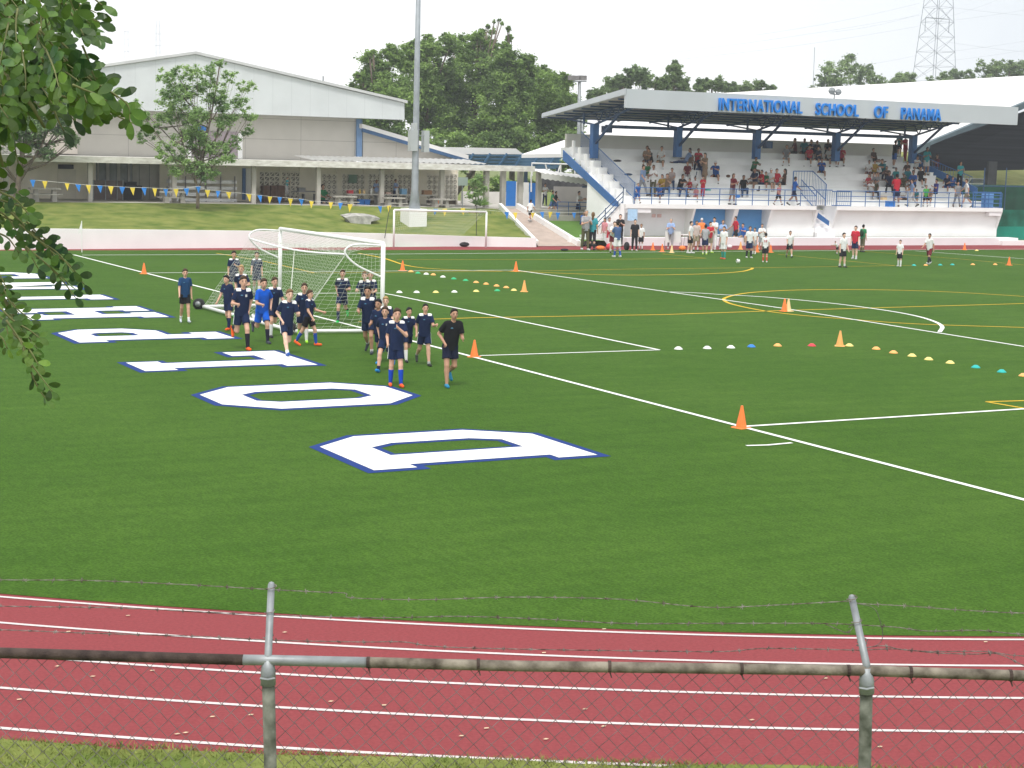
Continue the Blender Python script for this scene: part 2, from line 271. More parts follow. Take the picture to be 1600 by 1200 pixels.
# ramp and kerbs near the stand
rampm=mat('pinkish_concrete',(.42,.34,.29),.9,.1,2,bump=.2); P_=[]
for j in range(9): y=36.55+j*(46.3-36.55)/8; xl,xr,z=ramp_at(y); P_+=[(xl,y,z+.02),(xr,y,z+.02)]
me=npmesh('ramp',P_,[(2*j,2*j+1,2*j+3,2*j+2) for j in range(8)]); me.materials.append(rampm); tag(link(bpy.data.objects.new('ramp',me),(0,0,0)),kind='structure')
for k_,lb in ((0,'pale concrete kerb on the left edge of the ramp'),(1,'pale concrete kerb between the ramp and the lawn')):
    mb=MB(); a,b=np.array(P_[k_]),np.array(P_[-2+k_]); mb.bar(a+[(-.1,.1)[k_],0,.08],b+[(-.1,.1)[k_],0,.1],.2,.42); tag(mb.build('kerb',white),lb,'kerb')
mb=MB(); a,b=G(889,383.3),G(985,383); mb.box((a[0],a[1]-.05,0),(b[0],a[1]+.2,.42)); tag(mb.build('retaining_wall',white),'short low white wall between the ramp and the grandstand stairs','wall')
mb=MB(); pxbox(mb,832,337,936,352,45,.4); tag(mb.build('grey_wall',conc),'bare grey concrete wall under the walkway beside the ramp','wall')
mb=MB(); mb.box((33,45,-.1),(33+9,60,W(880,337,45)[2])); 
# ---------------------------------------------------------------- grandstand
st=thing('grandstand',SF(14,0,0),'white and blue roofed grandstand full of spectators, blue lettering on its grey fascia','grandstand')
def S(): return MB(SF)
fasc=mat('fascia_grey',(.50,.53,.57),.5,.04,.5); soff=mat('soffit_grey',(.42,.43,.45),.7,.1,.6); seatw=mat('seating_white',(.84,.84,.83),.7,.06,.8,bump=.05); backw=mat('stand_back_wall',(.66,.64,.59),.8,.05,.8)
lav=mat('recess_paint',(.80,.79,.80),.7,.05,.6)
DZ=2.35
def tier(k): return DZ+.395*k, 1.3+.75*k       # height, depth of the front edge of tier k
s_=S(); s_.box((-.05,0,0),(29.6,1.0,.46)); s_.build('plinth',lav,st)
s_=S(); s_.box((.35,.9,DZ-.24),(13.95,3,DZ)); s_.box((15.5,.9,DZ-.24),(28.97,3,DZ)); s_.box((13.95,2.6,DZ-.25),(15.5,3,DZ-.01)); s_.build('deck',white,st)
s_=S()
for k in range(1,9):
    z,d=tier(k); s_.box((.55,d,z-.395-.15*(k>1)),(28.4-.32*k if k>1 else 28.4,9.2 if k==8 else d+.76,z)); s_.box((.56,d-.045,z-.07),(28.39-.32*k if k>1 else 28.39,d+.02,z+.004))
s_.build('seating_tier',seatw,st)
s_=S(); s_.box((.6,8.6,5.3),(26.6,8.8,6.35)); s_.build('back_wall',backw,st)
# dugout walls
s_=S(); s_.box((.4,1.9,.46),(5.15,2.1,DZ-.24)); s_.build('dugout_wall',lav,st)
for a,b in ((5.15,7.92),(8.28,10.66)): s_=S(); s_.box((a,1.9,.46),(b,2.1,DZ-.24)); tag(s_.build('dugout_wall',sblue,st),'blue painted dugout wall')
for a,b in ((10.66,14.15),(15.51,28.97)): s_=S(); s_.box((a,1.35,.46),(b,1.6,DZ-.24)); s_.build('dugout_wall',white,st)
for a in (.32,5.05,7.95,10.6,14.0,15.5,28.85):
    s_=S(); w_=.3 if a==7.95 else .14; f=lambda s:[(s,.92,DZ-.24),(s,2.3,DZ-.24),(s,2.3,.46),(s,1.55,.46)]; s_.hull(f(a),f(a+w_)); s_.build('fin',white,st)
s_=S(); s_.box((.45,.95,DZ-.5),(2.1,1.9,DZ-.25)); s_.box((27.9,.95,DZ-.5),(28.9,1.3,DZ-.25)); s_.build('soffit_beam',lav,st)
# end walls
s_=S(); f=lambda s:[(s,.95,0),(s,4.9,0),(s,4.9,4.0),(s,2.3,DZ+.35),(s,.95,DZ)]; s_.hull(f(.05),f(.3)); s_.build('end_wall',white,st)
s_=S(); s_.hull([(-.02,1.2,2.45),(-.02,7.9,5.35),(-.02,7.9,4.75),(-.02,4.9,3.55),(-.02,1.2,1.95)],[(.04,1.2,2.45),(.04,7.9,5.35),(.04,7.9,4.75),(.04,4.9,3.55),(.04,1.2,1.95)]); s_.build('stair_stringer',blue,st)
s_=S()
for k in range(1,9): z,d=tier(k); s_.box((.2,d-.3,z-.6),(1.3,d+.2,z+.05)); s_.box((.2,d-.3,z+.05),(.34,d-.1,z+.42))
s_.build('end_stair',white,st)
def rail_panel(s_,P,dz,hts=(0,),bars=0,r=.025):
    P=[np.array(p,float) for p in P]
    for h in hts: s_.tube([p+np.array([0,0,h]) for p in P],r,5)
    if bars:
        for i in range(len(P)-1):
            n=max(2,int(np.linalg.norm(P[i+1]-P[i])/bars))
            for j in range(n+1): p=P[i]+(P[i+1]-P[i])*j/n; s_.tube([p,p+np.array([0,0,dz])],.014,4)
s_=S(); rail_panel(s_,[(1.4,8.2,6.5),(1.4,1.7,3.55)],-.95,(0,-.9),.14); s_.tube([(1.4,1.7,3.6),(1.4,1.7,2.4)],.03,5); s_.build('stair_railing',blue,st)
s_=S(); rail_panel(s_,[(26.1,7.6,6.1),(28.3,3.2,4.3)],-.9,(0,-.9),.2); s_.build('stair_railing',blue,st)
s_=S(); s_.slab([(26.4,7.2,5.5),(28.6,3.0,3.6),(28.6,3.0,3.2),(26.4,7.2,4.9)],(.08,.04,0)); s_.build('stair_stringer',blue,st)
# deck railing: rails and posts
for a,b in ((.95,13.95),(15.5,28.9)):
    n=round((b-a)/1.16); s_=S()
    for h in (.3,.62,.95): s_.tube([(a,.98,DZ+h),(b,.98,DZ+h)],.022,5)
    for i in range(n+1): x=a+(b-a)*i/n; s_.tube([(x,.98,DZ),(x,.98,DZ+.96)],.027,5)
    s_.build('deck_railing',blue,st)
s_=S(); 
for h in (.05,.3,.55,.8,1.0): s_.tube([(26.6,1.15,DZ+h),(28.95,1.1,DZ+h)],.03,5)
for x in (26.6,27.6,28.9): s_.tube([(x,1.12,DZ),(x,1.12,DZ+1.05)],.05,6)
s_.build('end_railing',blue,st)
s_=S(); s_.box((27.5,1.3,DZ),(28.5,1.35,DZ+.95)); s_.build('banner',mat('banner_blue',(.16,.36,.68),.6,.05,1),st)
# centre stair: opening, stringer, balusters
s_=S(); 
for i in range(7): s_.box((14.15,.95+i*.27,0),(15.5,2.9,.46+.27*(i+1)))
s_.build('centre_stair',lav,st)
s_=S(); s_.slab([(14.0,2.7,DZ+.35),(14.9,.86,1.45),(14.9,.86,1.15),(14.0,2.7,DZ-.05)],(.07,.05,0)); s_.build('stair_stringer',blue,st)
s_=S(); P0=[SP(x,y,d)+(d,) for x,y,d in ((1240,267.5,3.2),(1270,267.5,3.0),(1291,288,1.6))]; P0=[(a,d,z) for a,z,d in P0]
rail_panel(s_,P0,-.95,(0,-.95),.17,.03); s_.tube([P0[0],(P0[0][0],P0[0][1],DZ)],.04,5); s_.tube([P0[2],(P0[2][0],P0[2][1],DZ)],.04,5)
P1=[(P0[0][0]+.2,2.6,3.9),(14.1,1.2,2.95)]; rail_panel(s_,P1,-.8,(0,-.8),.17,.03)
rail_panel(s_,[(14.0,1.05,DZ+.98),(15.2,1.05,DZ+.98)],-.9,(0,),.15,.03); rail_panel(s_,[(15.2,1.05,DZ+.9),(16.6,1.05,DZ+.9)],-.85,(0,-.85),.15,.03); s_.build('stair_railing',blue,st)
# lower stair on the near end
s_=S()
for i in range(8): s_.box((.04-.26*(i+1),1.1,0),(.04-.26*i,2.4,2.35-.28*(i+.6)))
s_.build('lower_stair',white,st)
s_=S()
for h in (0,.28,.56):
    s_.tube([(.25,1.05,2.5+h),(-2.1,1.05,.35+h)],.028,5); 
for x,z in ((.25,2.3),(-.9,1.1),(-2.1,0)): s_.tube([(x,1.05,z),(x,1.05,z+1.0)],.03,5)
s_.build('stair_handrail',dblue,st)
# roof
s_=S(); s_.hull([(-.42,0,8.84),(-.42,.18,8.84),(-.42,.18,7.78),(-.42,0,7.78)],[(28.9,0,8.84),(28.9,.18,8.84),(28.9,.18,7.70),(28.9,0,7.70)]); s_.build('fascia',fasc,st)
s_=S(); f=lambda s:[(s,.18,8.80),(s,9.7,7.52),(s,9.7,7.34),(s,.18,8.45)]; s_.hull(f(-.38),f(28.86)); s_.build('roof',soff,st)
s_=S(); f=lambda s:[(s,.0,8.87),(s,9.9,7.56),(s,9.9,7.32),(s,.0,8.52)]; s_.hull(f(-.46),f(-.39)); s_.box((-.5,9.72,7.28),(28.9,9.86,7.52)); s_.build('roof_edge',fasc,st)
s_=S()
for i in range(9): d=1+i*1.05; z=8.42-(d-.2)*.1165; s_.box((-.3,d,z-.09),(28.7,d+.07,z))
s_.build('purlins',dblue,st)
s_=S()
for a in (4.2,10.8,17,22.8): s_.box((a,2.0,8.165),(a+1.3,3.2,8.19))
s_.build('skylight',white,st)
cols=[1.12,7.07,12.97,19.23,25.6]
for i,c in enumerate(cols):
    s_=S(); s_.box((c-.2,5.9,4.9 if i==0 else 5.1),(c+.2,6.3,6.95)); s_.build('column',blue,st)
    s_=S(); top=lambda d:8.30-(d-.3)*.118
    s_.bar((c,6.1,6.9),(c,.6,8.1),.10); s_.bar((c,6.1,6.9),(c,9.3,7.25),.09); s_.bar((c,.4,top(.4)),(c,9.5,top(9.5)),.1)
    s_.bar((c,6.0,5.75),(c,3.3,7.5),.12)
    bot=lambda d:8.1-(d-.6)*1.2/5.5
    P=[(c,6.1-i2*.5,(bot if i2%2 else top)(6.1-i2*.5)) for i2 in range(11)]
    for a,b in zip(P,P[1:]): s_.bar(a,b,.055)
    s_.bar((c-.75,6.1,6.9),(c-.75,6.1,7.6),.1)
    s_.build('roof_truss',dblue,st)
s_=S(); s_.box((1.9,5.95,6.72),(25.6,6.2,6.92)); s_.build('beam',dblue,st)
s_=S(); s_.box((1.7,6,6.45),(2.3,6.3,6.85)); s_.box((13.5,5.8,5.8),(14.0,6.2,6.25)); s_.build('loudspeaker',dblue,st)
s_=S(); s_.ball((14.9,1.2,9.35),.22,8,(1.2,.8,1)); s_.ball((15.4,1.2,9.3),.2,8,(1.2,.8,1)); s_.tube([(15.1,1.2,8.7),(15.1,1.2,9.2)],.04,5); s_.tube([(14.8,1.2,9.15),(15.45,1.2,9.12)],.03,5); s_.build('floodlight',galv,st)
# letters on the fascia
letb=mat('letter_blue',(.015,.21,.68),.4,.05,2)
for word,x0,x1 in (('INTERNATIONAL',1123.5,1253.5),('SCHOOL',1275,1341.5),('OF',1366.5,1387),('PANAMA',1408.5,1470.5)):
    cu=bpy.data.curves.new('w','FONT'); cu.body=word; cu.size=1; cu.extrude=.07; cu.offset=.02; cu.space_character=1.12
    t=bpy.data.objects.new('w',cu); COL.objects.link(t); bpy.context.view_layer.update()
    me=bpy.data.meshes.new_from_object(t.evaluated_get(bpy.context.evaluated_depsgraph_get())); bpy.data.objects.remove(t)
    V=np.zeros(len(me.vertices)*3); me.vertices.foreach_get('co',V); V=V.reshape(-1,3); V[:,0]-=V[:,0].min(); V[:,1]-=V[:,1].min(); V[:,0]/=V[:,0].max(); V[:,1]/=V[:,1].max()
    ym=152+(x0-1123)*.05+8.5; sa=SP(x0,ym,-.1)[0]; sb=SP(x1,ym+(x1-x0)*.05,-.1)[0]; z0=SP((x0+x1)/2,152+((x0+x1)/2-1123)*.0505+18.5,-.1)[1]
    P=np.array([SF(sa+v[0]*(sb-sa),-.10+v[2],z0-.05+v[1]*.72) for v in V])-LOC[st.name]; me.vertices.foreach_set('co',P.ravel().astype(np.float32)); me.update(); me.materials.clear(); me.materials.append(letb)
    link(bpy.data.objects.new('lettering',me),LOC[st.name],st)
# small notices in the dugout
s_=S(); s_.box((.5,.88,1.4),(1.15,.9,2.05)); s_.build('notice',mat('notice_blue',(.40,.60,.80),.6,.1,8),st)
s_=S(); s_.box((2.75,1.86,1.55),(3.0,1.885,1.75)); s_.box((3.12,1.86,1.55),(3.4,1.885,1.75)); s_.build('notice',mat('notice_red',(.65,.45,.42),.6,.1,8),st)
# ---------------------------------------------------------------- school buildings behind the bank
def joints(name,c,sx,sz,mort=.012,cm=(.25,.24,.22)):
    m=mat(name,c,.8,.05,.8); nt=m.node_tree; b=nt.nodes['Principled BSDF']; src=b.inputs['Base Color'].links[0].from_socket
    br=nt.nodes.new('ShaderNodeTexBrick'); br.offset=0; br.inputs['Scale'].default_value=1; br.inputs['Brick Width'].default_value=sx; br.inputs['Row Height'].default_value=sz; br.inputs['Mortar Size'].default_value=mort
    br.inputs['Mortar'].default_value=(*cm,1); tc=nt.nodes.new('ShaderNodeTexCoord'); sp=nt.nodes.new('ShaderNodeSeparateXYZ'); cb=nt.nodes.new('ShaderNodeCombineXYZ')
    nt.links.new(tc.outputs['Object'],sp.inputs[0]); nt.links.new(sp.outputs['X'],cb.inputs['X']); nt.links.new(sp.outputs['Z'],cb.inputs['Y']); nt.links.new(cb.outputs[0],br.inputs['Vector'])
    nt.links.new(src,br.inputs['Color1']); nt.links.new(src,br.inputs['Color2']); nt.links.new(br.outputs['Color'],b.inputs['Base Color']); return m
panelw=joints('gym_panel',(.50,.48,.44),3.6,1.25); clad=joints('gable_cladding',(.60,.63,.64),1.2,50,.012,(.50,.53,.54)); roofw=mat('white_metal_roof',(.74,.73,.72),.5,.05,.4,stretch=(1,.1,1))
gy=thing('gym_building',(12.4,54,1.8),'large cream gymnasium with a white clad gable overhanging its wall','building')
mb=MB(); mb.box((-9,54,1.5),(23.3,54.3,8.3)); mb.build('wall',panelw,gy)
GP=[W(-40,164,52.5),W(632,187,52.5),W(632,161.5,52.5),W(305,85,52.5)]; GP[0][2]=GP[1][2]; GP.append(np.array([GP[0][0],52.5,GP[2][2]]))
mb=MB(); mb.slab([GP[0],GP[1],GP[2],GP[3],GP[4]],(0,.25,0)); mb.build('gable_panel',clad,gy)
mb=MB(); pk,re,le=GP[3]+[0,-.15,.02],GP[2]+[.15,-.15,.02],GP[4]+[-.15,-.15,.02]; t_=np.array([0,0,.16])
mb.slab([pk,re,re+t_,pk+t_,le+t_,le],(0,30,0)); mb.build('roof',mat('gym_roof',(.55,.56,.56),.6,.08,.6),gy)
mb=MB(); a=W(505,128,53); mb.tube([a-np.array([0,0,.3]),a+np.array([0,0,.35])],.05,5); mb.build('vent_pipe',galv,gy)
mb=MB(); mb.box((GP[0][0],52.75,GP[0][2]),(GP[1][0],54,GP[0][2]+.1)); mb.build('soffit',soff,gy)
mb=MB(); pxbox(mb,558,186,566,245,53.8,.25); mb.build('column',mat('faded_blue',(.16,.27,.46),.6,.08,2),gy)
mb=MB(); pxbox(mb,299,205,372,247,53.95,.05); wn=mb.build('window',mat('pinkish_blinds',(.36,.30,.33),.6,.3,5,stretch=(6,1,.2)),gy)
mb=MB(); pxbox(mb,372,208,379,248,53.9,.15); pxbox(mb,292,200,299,247,53.9,.12); mb.build('frame',white,wn)
mb=MB(); pxbox(mb,310,197,322,204,53.9,.06); mb.build('sign',bluep,gy)
mb=MB(); pxbox(mb,60,180,121,240,53.8,.2); mb.build('wall_panel',mat('pale_pink_wall',(.66,.60,.54),.8,.05,.6),gy)
# lean-to shed
sh=thing('storage_shed',(26,54,1.8),'cream lean-to shed with sloping roof and dark blue edge beam beside the gymnasium','shed')
a,b,c,d=W(567,200,53.9),W(735,250,53.9),W(735,262,53.9),W(567,262,53.9); mb=MB(); mb.slab([d,c,b,a],(0,.2,0)); mb.build('wall',panelw,sh)
a,b=W(566,200,53.3),W(732,249,53.3); mb=MB(); mb.slab([a,b,b+[0,0,.26],a+[0,0,.26]],(0,14,0)); mb.build('roof',roofw,sh)
mb=MB(); mb.slab([a-[0,0,.22],b-[0,0,.22],b,a],(0,.12,0)); mb.build('edge_beam',mat('edge_blue',(.05,.11,.22),.5,.1,2),sh)
# walkway
wk=thing('covered_walkway',(14,47,1.86),'long flat roofed concrete walkway with slim pale columns in front of the gymnasium','walkway')
bz0,bz1=4.32,3.98; mb=MB(); mb.box((-12,47,bz1),(32.3,47.4,bz0)); mb.box((-12,47.4,bz0-.12),(29,53.9,bz0-.02)); mb.build('roof_slab',stain,wk)
for x in (-60,10,141,272,396,497,596,690):
    mb=MB(); c=W(x,318,47.6)[0]; mb.box((c-.12,47.5,1.5),(c+.12,47.75,bz1)); mb.build('column',conc,wk)
for x,wd in ((760,5),(786,6),(813,5),(842,6)):
    mb=MB(); a=W(x,300,47.5)[0]; mb.box((a-.14,47.4,1.2),(a+.14,47.7,4.0)); mb.build('column',conc,wk)
mb=MB(); mb.box((-9,52,1.5),(W(150,290,52)[0],52.15,bz0-.1)); mb.box((W(250,290,52)[0],52,1.5),(W(403,290,52)[0],52.15,bz0-.1)); mb.box((W(403,290,52)[0],52.2,3.55),(W(716,290,52)[0],52.3,bz0-.1)); mb.box((W(403,290,52)[0],52.02,1.5),(W(406,290,52)[0],52.3,bz0-.1)); mb.build('back_wall',mat('walkway_back_wall',(.80,.75,.63),.85,.08,1),wk)
mb=MB(); pxbox(mb,90,265,119,313,51.95,.06); dr=mb.build('door',mat('door_cream',(.72,.68,.58),.7,.05,2),wk)
mb=MB(); pxbox(mb,91,257,115,264,51.93,.06); mb.build('vent',darkm,dr)
mb=MB(); pxbox(mb,150,252,252,316,52.4,.1); mb.build('window',glass,wk)
mb=MB()
for x in (152,166,183,200,218,234,250): pxbox(mb,x,252,x+(5 if x in(166,183) else 2.5),316,52.3,.05)
pxbox(mb,207,252,217,290,52.32,.04); pxbox(mb,219,252,233,316,52.32,.04); pxbox(mb,235,252,250,316,52.32,.04); mb.build('window_frame',mat('pale_curtain',(.42,.41,.38),.8,.1,2),wk)
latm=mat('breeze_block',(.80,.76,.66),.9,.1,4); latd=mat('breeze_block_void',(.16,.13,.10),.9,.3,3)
for a,b in ((405,437),(440,468),(503,526),(534,569),(575,595),(600,616),(621,650),(667,690),(695,714)):
    top_=268 if a<500 else 272; xl,xr=W(a,290,52.15)[0],W(b,290,52.15)[0]; zt=W(a,top_,52.15)[2]; zb=W(a,312,52.15)[2]
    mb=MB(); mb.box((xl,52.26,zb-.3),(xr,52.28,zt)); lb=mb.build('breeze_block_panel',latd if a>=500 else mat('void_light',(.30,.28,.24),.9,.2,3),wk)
    mb=MB(); n=max(2,round((xr-xl)/.30)); mz=max(2,round((zt-zb)/.30)); dx=(xr-xl)/n; dzz=(zt-zb)/mz
    for i in range(n+1): mb.box((xl+i*dx-.035,52.12,zb),(xl+i*dx+.035,52.24,zt))
    for j in range(mz+1): mb.box((xl,52.125,zb+j*dzz-.035),(xr,52.235,zb+j*dzz+.035))
    for i in range(n):
        for j in range(mz):
            p=(xl+i*dx,52.17,zb+j*dzz); q=(xl+(i+1)*dx,52.17,zb+(j+1)*dzz); mb.bar(p,q,.05)
            if a>=500: mb.bar((p[0],52.17,q[2]),(q[0],52.17,p[2]),.05)
    mb.build('block_grid',latm,lb)
prev=403; pierm=mat('pier_beige',(.80,.75,.63),.85,.08,1)
for a,b in ((405,437),(440,468),(503,526),(534,569),(575,595),(600,616),(621,650),(667,690),(695,714),(716,718)):
    if a>prev+1: mb=MB(); mb.box((W(prev,290,52.1)[0],52.13,1.5),(W(a,290,52.1)[0],52.3,bz0-.15)); mb.build('wall_pier',pierm,wk)
    prev=b
mb=MB(); pxbox(mb,379,263,384,312,51.9,.08); mb.build('blue_pipe',blue,wk); mb=MB(); pxbox(mb,385,263,392,312,51.95,.08); mb.build('white_panel',white,wk)
# corrugated awning
aw=MB(); P0=W(474,246,50.2);P1=W(756,258,47.6);PL=W(500,253,47.5)
n=150
x0,x1=W(487,250,47.3)[0],W(762,258,47.3)[0]
for i in range(n):
    xa=x0+(x1-x0)*i/n; xb=x0+(x1-x0)*(i+1)/n; za,zb_=(.03*math.sin(i*1.25),.03*math.sin((i+1)*1.25))
    aw.add([(xa,47.0,4.38+za),(xb,47.0,4.38+zb_),(xb,50.2,4.62+zb_),(xa,50.2,4.62+za)],[(0,1,2,3)])
tag(aw.build('corrugated_awning',mat('corrugated_metal',(.40,.40,.38),.45,.12,2,metal=.2)),'weathered corrugated metal awning lying over the walkway roof','awning')
# far covered court between the shed and the grandstand
ct=thing('covered_court',(38,72,0),'white roofed court with blue steel trusses beyond the walkway','building')
mb=MB(); Y=72; mb.slab([W(683,230,Y),W(806,232,Y),W(818,241,Y),W(700,241,Y)],(0,8,0)); mb.build('roof',roofw,ct)
mb=MB()
for y in (243,248,253,258): a,b=W(690,y,Y-.5),W(876,y,Y-.5); mb.bar(a,b,.10,.12)
for x in range(700,876,26): mb.bar(W(x,262,Y-.6),W(x+14,240,Y-.6),.14)
mb.build('truss',mat('court_blue',(.05,.13,.24),.5,.1,2),ct)
mb=MB(); mb.slab([W(690,264,Y+1),W(872,264,Y+1),W(876,241,Y+1),W(690,241,Y+1)],(0,.2,0)); mb.build('cladding',mat('court_cladding',(.08,.16,.26),.6,.15,1,stretch=(.1,1,6)),ct)
mb=MB(); 
for x in (700,760,820,870): pxbox(mb,x,262,x+4,322,Y,.2)
mb.build('post',dblue,ct)
# small corrugated walkway toward the stand
w2=thing('small_walkway',(35,46.5,1.6),'short walkway roof of white corrugated metal running to the grandstand','walkway')
mb=MB(); a=W(846,270,46.3); b=W(945,283,46.3); n=56
for i in range(n):
    p=a+(b-a)*i/n; q=a+(b-a)*(i+1)/n; o1=np.array([0,0,.03*math.sin(i*1.4)]); o2=np.array([0,0,.03*math.sin((i+1)*1.4)]); up=np.array([0,2.2,.28])
    mb.add([p+o1-[0,0,.36],q+o2-[0,0,.36],q+o2,p+o1],[(0,1,2,3)]); mb.add([p+o1,q+o2,q+o2+up,p+o1+up],[(0,1,2,3)])
mb.build('roof',mat('white_corrugated',(.72,.71,.69),.45,.06,2,metal=.1),w2)
mb=MB(); pxbox(mb,845,278,943,297,49.6,.1); mb.build('gap_shade_sheet',mat('gap_shade',(.10,.10,.11),.7,.3,3),w2)  # dark sheet stands for the shade in the gap under the roof
mb=MB(); pxbox(mb,866,292,945,342,49.4,.15); mb.build('back_wall',mat('grey_plaster',(.42,.40,.39),.85,.06,1),w2)
mb=MB(); rail_panel(mb,[W(870,337,46.2),W(936,338,46.2)],1,(0,.3,.6,.85)); 
for x in (871,888,905,920,934): p=W(x,337,46.2); mb.tube([p,p+[0,0,.87]],.025,5)
mb.build('railing',blue,w2)
mb=MB(); mb.bar(W(910,292,46),W(936,292,46),.1); mb.tube([W(925,292,46),W(925,335,46)],.07,6); mb.bar(W(928,308,46),W(936,294,46),.08); mb.build('post',dblue,w2)
# panels and posters under the walkway end
for i,(x0,x1,m_,nm,lb) in enumerate(((791,806,bluep,'banner','tall blue banner hanging beside the first walkway pillar'),(806,812,wht,'banner','narrow white banner next to the blue one under the walkway'),(818,826,wht,'banner','white banner hanging in the middle of the walkway end'),(827,838,bluep,'banner','blue banner hanging near the last concrete pillar'))):
    mb=MB(); pxbox(mb,x0,283+i,x1,322,50.5,.03); tag(mb.build(nm,m_),lb,'banner','banners at the walkway end')
mb=MB(); pxbox(mb,722,300,850,326,56,.2); tag(mb.build('low_wall',mat('bright_wall',(.68,.66,.62),.8,.1,1)),'pale low wall beyond the walkway end','wall')
# sign board, pole, block
sg=thing('notice_sign',W(722,325,46.5),'plain grey green sign board on a thin post at the end of the lattice wall','sign')
mb=MB(); pxbox(mb,716,277,731,290,46.5,.04); mb.build('board',mat('sign_grey',(.30,.36,.33),.6,.05,2),sg); mb=MB(); mb.tube([W(722.5,325,46.55),W(722.5,279,46.55)],.03,5); mb.build('post',galv,sg)
pb=thing('floodlight_pole',G(655,358,.77),'tall tapered grey steel light pole with metal boxes, rising beyond the top of the photo','pole')
PY=40.6; zt=W(654,326,PY)[2]; mb=MB(); a=W(639.5,340,40)[0]; b=W(667,340,40)[0]; mb.box((a,40,.6),(b,41.2,zt)); mb.build('concrete_base',white,pb)
base=np.array([(a+b)/2+.05,PY,zt]); mb=MB(); mb.tube([base,base+[0,0,1.0],base+[0,0,6.2],base+[0,0,16]],[.33,.2,.165,.11],10); mb.build('shaft',mat('pole_grey',(.33,.36,.39),.5,.12,3,metal=.2),pb,True)
mb=MB()
for x0,x1,y0,y1 in ((642,653,203,236),(663,671,204,238),(647,652,192,203)): pxbox(mb,x0,y0,x1,y1,PY-.25,.4)
mb.build('control_box',mat('box_grey',(.44,.47,.48),.6,.05,2),pb)
mb=MB(); mb.bar(W(644,212,PY-.2),W(670,212,PY-.2),.05); mb.bar(W(644,228,PY-.2),W(670,228,PY-.2),.05); mb.build('bracket',galv,pb)
fl=thing('twin_floodlight_pole',W(905,330,56),'slim twin grey poles carrying a pair of square floodlights left of the grandstand','pole')
mb=MB(); mb.tube([W(903,330,56),W(905.5,128,56)],.16,8,.11); mb.build('shaft',galv,fl,True); mb=MB(); mb.tube([W(909,330,56),W(910,180,56)],.11,8,.08); mb.build('shaft',galv,fl,True)
for x0,x1 in ((893,905),(907,917)): mb=MB(); pxbox(mb,x0,118,x1,125,55.8,.5); mb.build('lamp_head',mat('lamp_grey',(.20,.19,.19),.5,.2,4),fl)
mb=MB(); mb.bar(W(895,127,55.9),W(916,127,55.9),.08); mb.build('crossbar',galv,fl)
# white metal goal frame standing behind the small walkway
mb=MB(); Y=50; q=[W(831,275,Y),W(831,255,Y),W(898,257,Y),W(898,276,Y)]; mb.tube(q,.06,6); mb.tube([W(852,256,Y),W(857,275,Y)],.05,5); mb.tube([W(876,257,Y),W(870,275,Y)],.05,5); mb.tube([W(876,257,Y),W(876,276,Y)],.05,5)
mb.tube([W(830,272,50.2),W(830,300,50.2)],.05,5)
tag(mb.build('stored_goal_frame',white),'white tubular goal frame standing behind the small walkway roof','goal')
# big white roofed hall behind the stand, with dark open side
hl=thing('sports_hall',SF(12,22,0),'huge white roofed sports hall with a dark open end behind the grandstand','building')
Hh=lambda x,y,d:(lambda r:SF(r[0],d,r[1]))(SP(x,y,d))
e0,e1=Hh(815,241,20),Hh(1424,232,20); r0,r1=Hh(1098,147,46),Hh(1712,121.5,40)
r1=Hh(1712,112,26)
mb=MB(); mb.slab([e0,e1,r1,r0],(0,.0,-.25)); 
rm=mat('hall_roof',(.72,.70,.69),.5,.03,.3,c2=(.80,.79,.79),stretch=(.3,.05,1)); mb.build('roof',rm,hl)
rust2=mat('roof_stain',(.62,.52,.49),.6,.1,.5)
mb=MB(); mb.bar(e1+[0,-.1,-.25],r1+[0,-.1,-.25],.35,.5); mb.build('verge_beam',mat('verge',(.10,.14,.16),.6,.2,1),hl)
dk=mat('interior_shade',(.004,.005,.007),.95,.5,.6,stretch=(.15,1,9),c2=(.016,.018,.022),spec=.05)  # streaked near-black colour stands for the shade inside the hall's open end
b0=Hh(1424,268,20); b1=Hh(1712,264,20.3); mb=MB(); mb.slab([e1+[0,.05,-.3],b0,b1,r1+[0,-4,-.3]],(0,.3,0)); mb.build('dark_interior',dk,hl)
mb=MB(); c=Hh(1545,262,20); c2_=Hh(1556,300,20); mb.box((c[0],c[1],0),(c2_[0],c[1]+.5,c[2]+.5)); mb.build('column',darkm,hl)
# ground rise, mesh fence and parked van at far right
me=npmesh('grass_slope',[SF(24,24,2.6),SF(75,20,2.6),SF(80,45,7.4),SF(24,45,7.2)],[(0,1,2,3)]); me.materials.append(mat('slope_grass',(.21,.25,.06),.95,.15,.8,c2=(.30,.30,.10))); tag(link(bpy.data.objects.new('grass_slope',me),(0,0,0)),kind='structure')
van=thing('parked_van',Hh(1527,290,22),'white van parked in front of the dark hall column','van')
a=Hh(1508,290,21.6); b=Hh(1547,280,21.6); L=b[0]-a[0]; z0=a[2]; x0=a[0]; y0=a[1]
prof=[(0,0),(L,0),(L,.55),(L*.93,.62),(L*.8,1.0),(L*.22,1.0),(L*.08,.6),(0,.5)]
mb=MB(); mb.hull([(x0+p[0],y0,z0-.4+p[1]) for p in prof],[(x0+p[0],y0+1.4,z0-.4+p[1]) for p in prof]); mb.build('body',white,van)
mb=MB(); mb.hull([(x0+p[0],y0-.02,z0-.4+p[1]) for p in ((L*.14,.62),(L*.86,.62),(L*.78,.92),(L*.25,.92))],[(x0+p[0],y0,z0-.4+p[1]) for p in ((L*.14,.62),(L*.86,.62),(L*.78,.92),(L*.25,.92))]); mb.build('window',glass,van)
for u in (.2,.8):
    mb=MB(); mb.tube([(x0+L*u,y0-.03,z0-.4),(x0+L*u,y0+.2,z0-.4)],.17,12); mb.build('wheel',blk,van)
